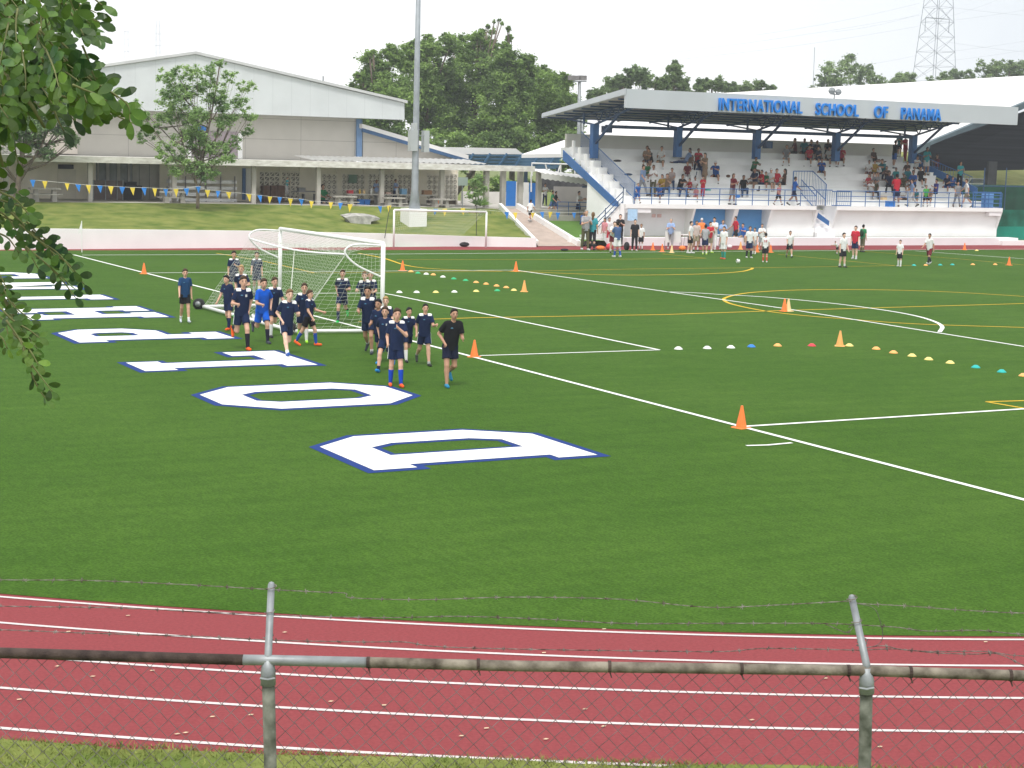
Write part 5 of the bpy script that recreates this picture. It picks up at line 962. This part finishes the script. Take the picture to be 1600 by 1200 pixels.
    if bt!='trousers' and kit.get('socks',1):
        for n in N2:
            a,c=J['kn'+n],J['an'+n]; t0=kit.get('sock0',.22); m_=a*.7+c*.3-np.array([0,.008*H,0]); v=Vox(np.minimum(a,J['toe'+n])-.08*H,np.maximum(a,J['toe'+n])+.08*H,h*.8); st0=a+(c-a)*t0-np.array([0,.006*H if t0<.5 else 0,0]); v.cap(st0,c,.0385*H-.016*H*max(0,t0-.2),.0255*H,.004*H); 
            d_=(c-a)/np.linalg.norm(c-a); v.cut(st0,-d_); out.append(('sock',v.mesh('sock'),'sock'))
    for n in N2:
        a,b=J['heel'+n],J['toe'+n]; v=Vox(np.minimum(a,b)-.06*H,np.maximum(a,b)+.08*H,h*.8); v.cap(a,b,.025*H,.021*H,.01*H); v.cap(a+np.array([0,.005,.012])*H,(a+b)/2,.024*H,.022*H,.01*H); out.append(('shoe',v.mesh('shoe'),'shoe'))
    # hair
    v=Vox(hc-.16*H,hc+.13*H,h*.8); r=np.array([.052,.060,.067])*H*hs; v.ell(hc+np.array([0,-.004,.014])*H*hs,r,.01*H); v.cut(hc+np.array([0,.012,.020])*H*hs,(0,.74,-.67))
    sty=kit.get('hair','short')
    if sty=='long': v.cap(hc+np.array([0,-.035,0])*H,hc+np.array([0,-.045,-.11])*H,.034*H,.028*H,.02*H); 
    if sty=='mop': v.cap(hc+np.array([-.028,.03,.052])*H*hs,hc+np.array([.028,.034,.048])*H*hs,.016*H,None,.02*H)
    else: v.cap(hc+np.array([-.022,.03,.052])*H*hs,hc+np.array([.022,.03,.052])*H*hs,.012*H,None,.015*H)
    out.append(('hair',v.mesh('hair'),'hair'))
    if sty=='cap':
        v=Vox(hc-.13*H,hc+.16*H,h*.8); v.ell(hc+np.array([0,0,.018])*H*hs,np.array([.053,.062,.062])*H*hs,0); v.cut(hc+np.array([0,0,.022])*H,(0,0,-1)); v.cap(hc+np.array([-.02,.07,.026])*H,hc+np.array([.02,.07,.026])*H,.014*H,None,.01*H); out.append(('cap',v.mesh('cap'),'cap'))
    if fine:
        for s in(-1,1): mb=MB(); mb.ball(hc+np.array([s*.0185,.0475,.006])*H*hs,.0075*H,6,(1.35,.5,.8)); out.append(('eye',npmesh('eye',np.array(mb.v),mb.f,True),'dark'))
        for s in(-1,1): mb=MB(); mb.box(hc+np.array([s*.0195-.010,.047,.0165])*H*hs,hc+np.array([s*.0195+.010,.0525,.0205])*H*hs); out.append(('eyebrow',npmesh('eyebrow',np.array(mb.v),mb.f),'hair'))
        mb=MB(); mb.ball(hc+np.array([0,.0485,-.034])*H*hs,.014*H,6,(1.1,.35,.30)); out.append(('mouth',npmesh('mouth',np.array(mb.v),mb.f,True),'lip'))
    out=[o for o in out if o[1] is not None]; CACHE[key]=out; return out
PM={}
def cloth(c,rough=.85):
    if c in PM: return PM[c]
    m=mat('cloth',c,rough,.10,14,spec=.15,bump=.15); PM[c]=m; return m
SK=[(.60,.35,.25),(.45,.25,.165),(.70,.45,.34),(.27,.145,.095),(.52,.30,.21)]
def skin(i):
    k=('s',i)
    if k not in PM: m=mat('skin',SK[i],.5,.06,9,spec=.35); m.node_tree.nodes['Principled BSDF'].inputs['Subsurface Weight'].default_value=0; PM[k]=m
    return PM[k]
HC={'dk':(.018,.013,.010),'br':(.055,.032,.018),'lb':(.16,.095,.045),'bl':(.36,.24,.11),'gr':(.35,.34,.33),'bk':(.01,.01,.011)}
navy=(.010,.020,.060); 
def person(o,head,H,p,kit,cols,lab,scale=1.,grp=None,fine=False,rz=None):
    parts=figure(H,p,kit,fine); o=np.array(o,float)
    if rz is None:
        dc=CAM[:2]-o[:2]; dc/=np.linalg.norm(dc); rt_=np.array([-dc[1],dc[0]]); a=math.radians(head); f=dc*math.cos(a)+rt_*math.sin(a); rz=math.atan2(-f[0],f[1])
    b=parts[0]; root=bpy.data.objects.new('person',None); link(root,o); tag(root,lab,'person',grp); root.rotation_euler.z=rz; root.scale=(scale*(.9 if p.get('hs') else .95),scale*.95,scale)
    md={'skin':skin(cols.get('skin',0)),'shirt':cloth(cols.get('shirt',navy)),'bottom':cloth(cols.get('bot',navy)),'sock':cloth(cols.get('sock',(.7,.7,.7))),'shoe':cloth(cols.get('shoe',(.03,.03,.035)),.5),'hair':cloth(HC[cols.get('hair','dk')],.6),'white':cloth((.78,.78,.78)),'yoke':cloth((.78,.78,.78)),'crest':cloth((.08,.20,.32)),'cap':cloth(cols.get('cap',(.7,.7,.7))),'dark':cloth((.01,.01,.01),.3),'lip':cloth((.30,.10,.08))}
    for nm,me,mk in parts:
        q=bpy.data.objects.new(nm,me); COL.objects.link(q); q.parent=root
        if len(me.materials)==0: me.materials.append(md[mk])
        q.material_slots[0].link='OBJECT'; q.material_slots[0].material=md[mk]
    return root
def proj(P): d=np.asarray(P)-CAM; return 800+FPX*(d@rgt)/(d@fwd),600-FPX*(d@upv)/(d@fwd)
def hgt(fx,fy,ty): return ztop(G(fx,fy),fx,ty)
KIT=dict(yoke=1,stripe=1,crest=1); OR=(.85,.12,.02); run1=dict(lean=13,hipL=36,knL=30,hipR=-12,knR=70,shL=-40,elL=78,shR=8,elR=82,abL=20,abR=18,inL=25,inR=25)
run2=dict(lean=11,hipL=-18,knL=82,hipR=32,knR=18,shL=10,elL=82,shR=-38,elR=72,abL=18,abR=20,inL=20,inR=25)
stp=dict(lean=3,hipL=14,knL=6,hipR=-8,knR=18,shL=-12,elL=35,shR=15,elR=25)
hip_=dict(lean=2,hipL=4,knL=3,hipR=-3,knR=3,shL=20,elL=110,inL=50,shR=0,elR=15)
D_=lambda d,**k:{**d,**k}
# (foot px, foot py, head top py, heading, pose, kit, colours, label)
PL=[
 (289,505,421,8,D_(stp,elL=20),dict(crest=1,sock0=.75),dict(shirt=(.012,.05,.13),bot=(.012,.012,.014),sock=(.8,.8,.8),shoe=(.5,.55,.6),hair='br'),'boy walking alone in a blue tee and black shorts'),
 (365,466,393,10,D_(hip_),KIT,dict(hair='dk',shoe=OR),'boy with a hand on his chest standing farthest back left of the goal'),
 (401,463,394,0,D_(stp),KIT,dict(hair='dk'),'boy seen through the side net behind the far post'),
 (379,496,415,-20,D_(run2),dict(yoke=1,crest=1),dict(hair='bl',shoe=(.05,.6,.1)),'fair haired boy mostly hidden behind the first running boys'),
 (357,517,431,-35,D_(stp,lean=8,hp=15),dict(yoke=0,crest=1,stripe=0),dict(hair='bk',sock=navy,shoe=OR),'dark haired boy in orange shoes looking down by the goal wheel'),
 (377,546,432,12,D_(run1),D_(KIT,num=1),dict(hair='br',sock=(.012,.012,.02),shoe=OR),'tall brown haired runner wearing number eleven'),
 (409,536,436,15,D_(run1,lean=12,hp=8),dict(crest=0,sl=.7),dict(shirt=(.01,.10,.55),bot=(.01,.11,.60),hair='br',sock=(.02,.02,.04),shoe=(.05,.06,.08)),'running boy in an all royal blue kit'),
 (426,527,434,20,D_(run2),KIT,dict(hair='br'),'boy half hidden behind the royal blue runner'),
 (447,554,453,18,D_(run2,lean=10,hp=12),D_(KIT,sock0=.78),dict(hair='lb',sock=(.8,.8,.8),shoe=(.03,.10,.40),skin=2),'light haired boy running with head bowed before the net'),
 (473,534,443,0,D_(run1),KIT,dict(hair='br',shoe=(.4,.8,.05)),'boy with messy hair hidden behind the boy turning right'),
 (482,541,454,60,D_(stp,hipL=26,hipR=-24,knL=20,knR=10,elL=60,shL=20),dict(yoke=1,crest=1,stripe=0),dict(bot=(.012,.012,.014),hair='br',sock=(.02,.08,.40),shoe=OR),'boy in black shorts and blue socks striding to the right'),
 (534,504,422,-8,D_(run2,knL=40),KIT,dict(hair='br',sock=(.02,.03,.08),shoe=(.02,.60,.10)),'boy in bright green shoes running behind the net'),
 (571,507,425,-5,D_(run1,knR=60),KIT,dict(hair='lb',skin=2),'fair boy carrying a ball behind the net'),
 (579,503,424,-5,D_(run2),KIT,dict(hair='br'),'boy directly behind the ball carrier'),
 (575,553,448,-12,D_(run1,hipL=18,knR=45),D_(KIT,sock0=.85),dict(hair='bk',sock=(.6,.6,.6),shoe=(.04,.05,.06),skin=1),'tall dark haired boy running beside the right goal post'),
 (601,552,464,-5,D_(run2),KIT,dict(hair='bl',shoe=(.03,.25,.6),skin=2),'blond boy in the running group by the right post'),
 (594,566,468,-25,D_(run1),dict(crest=1,yoke=0),dict(hair='bk',sock=(.02,.08,.40),shoe=(.03,.25,.6),skin=1),'dark haired boy squeezed in the middle of the running group'),
 (602,580,480,-12,D_(run2,lean=5,knL=60),dict(crest=1,yoke=0,num=1,sock0=.75),dict(hair='br',sock=(.02,.02,.05),shoe=(.02,.25,.65)),'boy in blue shoes just behind the front boy'),
 (618,604,483,8,D_(hip_,hipL=14,knL=8,hipR=-4,knR=6,shL=35,elL=115,shR=-10,elR=70,hp=12),KIT,dict(hair='br',sock=(.01,.06,.42),shoe=OR,skin=0),'front boy in long blue socks and orange boots with raised hand'),
 (636,565,481,20,D_(run2),KIT,dict(hair='bk'),'boy hidden behind the front boy with only dark hair showing'),
 (662,571,475,12,D_(stp,lean=6,hipL=20,knL=8,hipR=-14,knR=30,shL=20,elL=70,shR=-25,elR=50),D_(KIT,sock0=.85),dict(hair='bk',sock=(.4,.4,.4),shoe=(.03,.035,.03)),'boy jogging between the group and the coach'),
 (702,604,482,18,D_(run2,lean=10,hipL=-5,knL=52,hipR=16,knR=14,hp=14),dict(crest=1,sock0=.9,sl=.62,socks=0),dict(shirt=(.012,.013,.015),bot=(.010,.014,.035),hair='dk',shoe=(.02,.22,.38),skin=1),'coach in black tee leading the run in blue shoes')]
for fx,fy,ty,hd_,ps,kt,cl,lb in PL:
    if abs(ps.get('knL',0)-ps.get('knR',0))>20: ps={k_:(v_+random.uniform(-9,9) if k_[:2] in('sh','el','hi','kn','ab') else v_) for k_,v_ in ps.items()}; ps['twist']=random.uniform(-14,14); ps['knL' if ps['knL']>ps['knR'] else 'knR']+=14; ps['side']=random.uniform(-4,4)
    adult='coach' in lb; Hh_=hgt(fx,fy,ty); J_=fk(1.,ps); top_=J_['head'][2]+.066; H=Hh_/top_; kt=dict(kt)
    if not adult: kt.setdefault('hair','mop'); ps=dict(ps,hs=1.12)
    person(G(fx,fy),hd_,round(H,3),ps,kt,cl,lb,1.,'boys running round the pitch' if not adult else None,True)
bp_=G(559,507); ballo(np.array([bp_[0],bp_[1],ztop(G(559,507),559,452)])+[0.12,0,0],'pale football held by the fair boy behind the net',.10)
# generic figures for the crowd
SIT=dict(sit=1,spL=14,spR=12,hipL=86,knL=84,hipR=86,knR=80,lean=6,shL=35,elL=45,shR=30,elR=50,inL=20,inR=20)
SIT2=dict(sit=1,spL=18,spR=16,hipL=88,knL=75,hipR=80,knR=88,lean=25,shL=55,elL=50,shR=60,elR=40,inL=30,inR=30,hp=15)
SIT3=dict(sit=1,spL=8,spR=14,hipL=100,knL=110,hipR=84,knR=70,lean=-4,shL=40,elL=80,shR=-15,elR=10,inL=35)
LIE=dict(sit=1,hipL=92,knL=10,hipR=92,knR=25,lean=-25,shL=-35,elL=10,shR=20,elR=70)
STD=dict(lean=2,hipL=5,knL=4,hipR=-4,knR=6,shL=5,elL=20,shR=-4,elR=15)
STA=dict(lean=4,hipL=6,knL=3,hipR=-6,knR=8,shL=25,elL=95,inL=35,shR=20,elR=90,inR=35)
WLK=dict(lean=6,hipL=26,knL=8,hipR=-20,knR=22,shL=-22,elL=25,shR=24,elR=30)
BND=dict(lean=38,hipL=8,knL=14,hipR=6,knR=12,shL=50,elL=40,shR=45,elR=50,hp=10)
K1=dict(sl=.78,sock0=.7);K2=dict(bot='trousers');K3=dict(bot='dress',hair='long',socks=0);K4=dict(sl=.85,sock0=.7,hair='long');K5=dict(bot='trousers',hair='long');K6=dict(sl=.85,sock0=.7,hair='cap');K7=dict(sl=.85,sock0=.15)
C=dict(wh=((.74,.74,.74),'white'),gy=((.35,.35,.37),'grey'),bk=((.018,.018,.022),'black'),rd=((.50,.025,.045),'red'),dr=((.16,.02,.03),'dark red'),bl=((.03,.14,.50),'blue'),lb=((.30,.42,.68),'light blue'),nv=((.015,.025,.08),'navy'),tl=((.04,.28,.33),'teal'),tq=((.05,.42,.45),'turquoise'),gn=((.03,.20,.08),'green'),lg=((.10,.50,.10),'lime green'),ye=((.55,.36,.05),'yellow'),og=((.85,.25,.07),'orange'),tn=((.36,.25,.17),'tan'),br=((.12,.06,.04),'brown'),pk=((.60,.25,.28),'pink'),pp=((.55,.45,.42),'pale pink'),ol=((.12,.11,.06),'olive'),kh=((.30,.26,.18),'khaki'),jn=((.06,.11,.24),'denim'),vi=((.10,.10,.45),'violet'))
def tierpos(px,k,sit,doff=None):
    z,d=(DZ,1.15) if k==0 else tier(k); d+= .22 if sit else .3
    if doff is not None: d+=doff
    y=320-9.8*k
    for _ in range(3): s=SP(px,y,d)[0]; y=proj(SF(s,d,z+.3))[1]
    return SF(s,d,z)
ROW=['deck','lowest tier','second tier','third tier','fourth tier','fifth tier','sixth tier','seventh tier','top tier']
def sect(px): return 'left of second column' if px<1060 else 'right of second column' if px<1181 else 'right of third column' if px<1307 else 'right of fourth column' if px<1428 else 'right of fifth column'
SPEC=[(1011,6,'s',1,K1,'tn','nv',10),(1017,6,'s2',.9,K1,'bk','bk',-20),(1034,6,'s',1,K1,'wh','kh',0),(1071,6,'l',1,K2,'lb','jn',-60),(1079,6,'s',.75,K1,'tn','tn',10),(1090,6,'s2',1,K2,'rd','nv',20),
(1003,1,'w',1,K2,'lb','gy',60),(1012,4,'s',.8,K1,'gn','tn',0),(1020,1,'t',1,K2,'wh','ol',10),(1035,2,'s',.9,K5,'ye','nv',-20),(1031,1,'s',.75,K1,'bl','jn',0),(1042,2,'s3',.95,K2,'tn','jn',20),(1050,3,'s',.9,K5,'pp','jn',0),(1062,2,'s2',1,K5,'bk','jn',50),
(1074,4,'s',.9,K5,'dr','wh',10),(1078,2,'s',.7,K1,'rd','bk',-30),(1086,2,'s',.8,K4,'wh','wh',0),(1094,5,'s',.9,K2,'nv','jn',0),(1101,3,'t',1,K3,'tn','tn',-30),(1098,1,'t',.68,K3,'rd','rd',20),(1088,1,'s',.62,K4,'pk','pk',0),(1119,4,'s2',1.05,K6,'bl','br',0),(996,0,'w',.65,K1,'bl','bl',40),
(1144,0,'t',1,K4,'dr','gy',60),(1177,5,'s2',.95,K2,'gn','bk',40),(1180,3,'s',1,K1,'nv','tn',-20),(1191,3,'s',.9,K2,'rd','nv',-30),(1197,3,'s',.8,K1,'gn','rd',0),(1205,3,'s',1.02,K6,'wh','kh',0),(1213,3,'s',1,K1,'rd','gy',20),(1225,3,'s3',1,K5,'br','bk',-60),(1162,2,'s3',.95,K5,'bk','jn',30),(1216,0,'w',.7,K1,'pk','bk',60),(1240,0,'w',.95,K1,'bl','nv',120),
(1229,7,'s',.95,K1,'gy','wh',10),(1243,8,'s',1,K2,'dr','bk',-60),(1257,8,'s',1,K1,'tl','nv',0),(1265,7,'s',.95,K1,'rd','nv',0),(1272,8,'s2',1,K2,'nv','nv',-20),(1284,5,'s2',1,K1,'bl','br',10),(1293,8,'s',1,K2,'bk','nv',30),(1296,7,'s',.9,K1,'wh','br',0),(1302,7,'s',.95,K1,'dr','nv',10),(1315,7,'s3',1,K1,'rd','dr',20),(1279,7,'s',.9,K1,'nv','nv',0),(1276,8,'s',.9,K1,'bk','nv',40),
(1368,7,'l',.95,K1,'br','bk',60),(1358,5,'s',.9,K1,'wh','dr',0),(1366,5,'s',.9,K1,'ye','ol',30),(1358,3,'s',.8,K1,'rd','gy',-20),(1383,5,'s2',1.05,K2,'tl','nv',-30),(1397,6,'t',1,K1,'bk','bl',150),(1405,8,'t',.85,K1,'tl','nv',0),(1414,7,'t',1.0,K2,'rd','rd',-40),(1431,6,'s2',.9,K1,'wh','bk',40),(1447,5,'t',1,K1,'tq','wh',20),(1463,6,'s3',1,K2,'dr','jn',-30),(1418,5,'s',.9,K1,'br','wh',0),
(1400,4,'s',.85,K1,'tq','gy',0),(1406,3,'s2',.85,K1,'bk','ol',-20),(1412,3,'s',.85,K1,'ol','kh',10),(1418,4,'s',.9,K1,'tl','nv',30),(1427,3,'s',1.1,K1,'bl','bk',0),(1439,4,'s3',.95,K1,'bk','bk',50),(1387,4,'s2',1,K2,'br','bk',0),(1389,3,'s',1,K2,'nv','bk',20),(1400,0,'t',1.1,K1,'rd','nv',-150),(1425,0,'w',.95,K2,'lb','wh',-60),(1432,1,'s',.7,K1,'tl','gy',0),(1446,0,'w',.75,K1,'lg','bk',30),(1462,2,'s3',.95,K1,'vi','nv',-30),(1453,1,'s',.75,K1,'tn','br',0),(1415,1,'l',.85,K1,'wh','br',-50),
(1369,3,'s',.9,K1,'gy','gy',0),(1367,2,'s',.85,K2,'ol','nv',20),(1362,2,'s2',.9,K1,'wh','gy',0),(1480,3,'s',.9,K1,'nv','bl',0),(1487,3,'s2',.8,K1,'bl','tn',30),(1499,3,'t',.95,K2,'tq','bk',40),(1495,0,'w',.9,K2,'gy','gy',40),(1510,0,'w',1,K1,'wh','kh',-60)]
PS={'s':SIT,'s2':SIT2,'s3':SIT3,'l':LIE,'t':STA,'w':WLK}; VB={'s':'sitting','s2':'hunched','s3':'leaning back','l':'reclining','t':'standing','w':'walking'}
random.seed(11); seen={}
for px,k,ps,scl,kt,a,b,hd_ in SPEC:
    sit=ps in('s','s2','s3','l'); o=tierpos(px,k,sit); lb=f'{C[a][1]} top, {C[b][1]} {"dress" if kt is K3 else "bottoms"}, {VB[ps]}, {ROW[k]}, {sect(px)}'
    if seen.get(lb): lb=('smaller figure, ' if scl<.9 else 'second figure, ')+lb
    seen[lb]=1
    lb=('child' if scl<.85 else 'spectator')+' in '+lb
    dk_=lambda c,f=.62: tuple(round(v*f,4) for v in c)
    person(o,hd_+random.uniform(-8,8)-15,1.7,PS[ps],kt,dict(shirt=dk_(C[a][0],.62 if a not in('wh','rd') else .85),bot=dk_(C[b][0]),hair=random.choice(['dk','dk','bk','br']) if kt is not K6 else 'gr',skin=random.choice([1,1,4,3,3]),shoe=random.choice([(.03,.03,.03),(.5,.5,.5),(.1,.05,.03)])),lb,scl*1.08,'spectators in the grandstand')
# people by the track, on the walkway and on the pitch
ADULT=[
 (914,391,328,20,STA,K2,'gy','ol','gr','grey haired man in a striped shirt standing by the ramp wall'),(925,391,332,170,STD,K5,'tl','bk','lb','woman in teal with black leggings standing beside the striped shirt man'),
 (944,384,341,-40,STD,K5,'pk','wh','dk','woman in a pink top at the foot of the stand stairs'),(951,383,340,30,STD,K5,'wh','rd','bk','dark haired woman in white and red beside the pink top woman'),
 (957,395,346,10,BND,K1,'wh','dr','dk','person in white bending over the red bag'),(964,402,346,-150,D_(STA),K7,'jn','wh','dk','boy in blue with white shorts and blue socks at the pitch edge'),
 (968,385,335,0,STA,K2,'bk','bk','dk','tall man in black standing on the stair foot behind the boy in blue'),(991,392,343,5,STD,K2,'bk','bk','bk','man dressed all in black with a whistle'),(1001,390,350,-10,STD,K7,'wh','bk','lb','boy in a pale shirt and black shorts beside the man in black'),
 (1047,389,341,0,STA,K2,'lb','gy','gr','man in light blue shirt behind the white board'),(1078,396,346,70,STD,K1,'wh','bk','bk','person in white tee and black shorts left of the folding tables'),(1087,392,345,10,STD,K1,'pp','kh','br','person in pale pink between the tables'),
 (1095,386,341,0,STD,K6,'og','gy','gr','man in an orange shirt and pale cap behind the tables'),(1101,398,351,175,D_(STA),K1,'gy','nv','bk','man in grey tee and navy shorts with his back to us'),(1108,395,347,30,STA,K1,'rd','kh','br','person in red between the grey tee man and the boy'),
 (1115,390,340,-20,STA,K2,'wh','wh','dk','woman in white standing behind the person in red'),(1128,390,344,10,STA,K2,'lb','gy','lb','man in light blue by the blue wall'),(1130,405,354,-30,STD,K7,'wh','wh','bk','boy in a long white shirt with teal socks and red shoes'),
 (1149,382,338,-60,WLK,K7,'rd','bk','bk','man in red with black shorts before the blue wall'),(1162,388,348,-20,SIT2,K2,'bl','kh','bk','man in blue sitting on the plinth before the blue wall'),(1170,403,354,20,STD,K7,'wh','nv','br','boy in white shirt and dark socks waiting in line'),
 (1178,397,356,-20,STD,K1,'wh','gy','bk','boy in pale shirt just behind the waiting boy'),(1189,392,350,10,STA,K1,'wh','gy','bk','man in white with a dark bag strap by the blue wall'),(1195,410,364,178,STD,K7,'wh','bk','dk','boy seen from behind in a white shirt with a red number'),
 (1233,403,361,10,WLK,K1,'wh','bk','bk','boy in white running across the open turf'),(1308,397,377,-50,BND,K1,'wh','bk','bk','boy crouching behind the white shirted boy near the red shirt man'),(1316,418,364,40,STD,K1,'wh','bk','bk','boy in white standing left of the man in the red shirt'),
 (1335,405,353,-20,STD,K1,'rd','nv','dk','man in red shirt and navy shorts with white socks on the pitch'),(1347,394,351,150,STD,K2,'gn','ol','bk','man in green with a backpack behind the red shirt man'),(1405,416.5,375,-20,STD,K7,'wh','bk','bk','small boy in white standing alone near the far markers'),
 (1451,414,365,-30,WLK,K7,'wh','dr','bk','boy in white with dark socks farthest right on the pitch')]
for x,y,ty,hd_,ps,kt,a,b,hr,lb in ADULT:
    p=G(x,y); 
    if ps.get('sit'): p=SF(SP(x,y-8,.3)[0],.3,.46); scl=.95
    else: top_=fk(1.,ps)['head'][2]+.066; scl=ztop(p,x,ty)/(1.7*top_)
    if y<385 and not ps.get('sit'): pass
    sk={'wh':(.6,.6,.6)}; sock=(.03,.30,.25) if 'teal socks' in lb else (.03,.10,.4) if 'blue socks' in lb else (.55,.08,.04) if 'number' in lb else (.02,.02,.03) if 'dark socks' in lb else (.7,.7,.7)
    r_=person(p,hd_,1.7,ps,kt,dict(shirt=C[a][0],bot=C[b][0],hair=hr,skin=random.choice([0,1,4,2]),sock=sock,shoe=(.7,.10,.05) if 'red shoes' in lb else (.5,.7,.1) if 'grey tee' in lb else random.choice([(.03,.03,.03),(.6,.6,.6)])),lb,scl,'people gathered by the far track')
    if 'red number' in lb:
        mb=MB()
        for o in (-.07,.03): mb.box((o,-.137,1.18),(o+.04,-.125,1.32))
        for z in(1.18,1.25,1.31): mb.box((.03,-.137,z),(.1,-.125,z+.015))
        me=npmesh('shirt_number',np.array(mb.v),mb.f); me.materials.append(cloth(C['rd'][0])); q=bpy.data.objects.new('shirt_number',me); COL.objects.link(q); q.parent=r_
    if 'backpack' in lb:
        mb=MB(); mb.ball((0,-.17,1.18),.17,10,(.9,.7,1.3)); me=npmesh('backpack',np.array(mb.v),mb.f,True); me.materials.append(cloth((.02,.05,.03))); q=bpy.data.objects.new('backpack',me); COL.objects.link(q); q.parent=r_
def atW(x,y,Y): return W(x,y,Y)
WK=[(448,303,48.8,277,'t',K2,'tl','gy',60,'person in teal bending at the cabinets under the walkway'),(503,318,50,288,'s',K1,'gn','nv',40,'person in green seated left of the serving table'),(588,318,51,281,'t',K2,'lb','gy',0,'person in lavender behind the serving table, left of the column'),(617,318,51,280,'t',K2,'lb','nv',60,'person in lavender behind the serving table, right of the column'),
(851,322,47.6,287,'t',K2,'wh','nv',20,'person in white standing beside the last concrete pillar'),(862,334,46.8,298,'w',K1,'gn','jn',70,'person in green with a bag walking behind the railing'),(867,333,47.2,299,'w',K1,'bk','jn',100,'person in black walking just right of the one in green'),(903,341,46.9,299,'t',K1,'wh','nv',60,'person in white and navy shorts talking on the small walkway'),(922,341,46.9,299,'t',K1,'wh','og',-70,'person in white and orange shorts talking on the small walkway'),(828,347,42.5,312,'w',K1,'wh','bk',150,'person in white walking up the ramp'),(910,352,44,330,'s2',K1,'bl','nv',20,'child in blue sitting on the grey wall by the stairs')]
for x,y,Y,ty,ps,kt,a,b,hd_,lb in WK:
    p=W(x,y,Y); t0=W(x,ty,Y); top_=fk(1.,PS[ps])['head'][2]+.066; scl=(t0[2]-p[2])/(1.7*top_)
    person(p,hd_,1.7,PS[ps],kt,dict(shirt=C[a][0],bot=C[b][0],hair='dk',skin=1,shoe=(.4,.4,.4)),lb,scl,'people around the walkway')
# board and folding tables by the dugout, things on the stand
bd=thing('white_board',G(1052,388),'blank white board propped on legs in front of the recess','board'); p=G(1052,388); k_=ztop(p,1052,361); k2=ztop(p,1052,378)
a,b=G(1039,389),G(1064,389); mb=MB(); mb.box((a[0],a[1],k2),(b[0],a[1]+.04,k_)); mb.build('panel',wht,bd)
for q in (a,b): mb=MB(); mb.tube([(q[0],a[1]+.06,0),(q[0],a[1]+.05,k2+.1)],.02,5); mb.build('leg',galv,bd)
for i,(x0,x1,lb) in enumerate(((1064,1080,'white folding table nearest the blank white board'),(1081,1099,'white folding table behind the man in grey tee'),(1112,1124,'white folding table in front of the blue wall'))):
    a,b=G(x0,386),G(x1,386); t=thing('folding_table',(a+b)/2,lb,'table','white folding tables by the track'); mb=MB(); mb.box((a[0],a[1]-.3,.68),(b[0],a[1]+.35,.73)); mb.build('tabletop',wht,t)
    for s in (a[0]+.12,b[0]-.12):
        mb=MB(); mb.tube([(s-.1,a[1]-.2,0),(s,a[1]-.2,.68)],.015,4); mb.tube([(s+.1,a[1]+.25,0),(s,a[1]+.25,.68)],.015,4); mb.build('leg',galv,t)
for s,d,k,m_,nm,lb,sz in ((3.2,.5,.46,blk,'bag','dark bag on the plinth left of the light blue shirt man',.28),(3.75,.5,.46,brown,'bag','brown bag on the plinth left of the light blue shirt man',.24),(5.2,.6,.46,blk,'bag','dark bag on the plinth right of the white board',.24),(5.7,.6,.46,blk,'bag','black bag on the plinth beside the blue dugout wall',.24),(9.2,.7,.46,dblue,'bag','dark blue bag on the plinth under the blue wall',.26)):
    mb=MB(); c=SF(s,d,k+sz*.5); mb.ball(c,sz,10,(1.3,.7,.55)); tag(mb.build(nm,m_,smooth=True),lb,'bag','bags on the plinth')
for px,k,m_,nm,cat,lb,sz in ((1380,1,cream,'carton','box','tan cardboard box on the lowest tier behind the railing',.36),(1391,0,bluep,'cooler','cooler','blue cool box on the deck behind the railing',.5),(1153,1,bluep,'rucksack','bag','blue rucksack by the woman in dark red',.32),(1453,5,wht,'carton','box','white box on a tier near the fifth column',.3),(1105,2,tln:=teal,'towel','towel','teal towel left on the second tier',.3),(1138,4,brown,'satchel','bag','brown satchel on the fourth tier beside the hunched man in blue',.28),(965,6,blk,'coat','coat','dark coat left on the upper left tiers',.5),(982,4,dblue,'coat','coat','dark blue coat lying on the tiers by the stair railing',.5)):
    c=tierpos(px,k,True); mb=MB(); h_=sz*(.3 if cat in('coat','towel') else .7)
    if cat in('bag','coat'): mb.ball(c+np.array([0,0,h_*.45]),sz*.5,10,(1.2,.6,h_/sz))
    else: mb.box((c[0]-sz/2,c[1]-.18,c[2]),(c[0]+sz/2,c[1]+.18,c[2]+h_*.82)); mb.box((c[0]-sz/2-.012,c[1]-.19,c[2]+h_*.82),(c[0]+sz/2+.012,c[1]+.19,c[2]+h_))
    tag(mb.build(nm,m_),lb,cat)

# ---------------------------------------------------------------- haze: the pale humid air
hm=bpy.data.materials.new('haze'); hm.use_nodes=True; nt=hm.node_tree; nt.nodes.clear(); o_=nt.nodes.new('ShaderNodeOutputMaterial'); vl=nt.nodes.new('ShaderNodeVolumePrincipled'); vl.inputs['Color'].default_value=(.90,.95,1,1); vl.inputs['Density'].default_value=.0005; nt.links.new(vl.outputs[0],o_.inputs['Volume'])
mb=MB(); mb.box((-182,-122,-1.2),(322,432,62)); hz=mb.build('haze',hm,base=np.zeros(3)); tag(hz,kind='stuff')
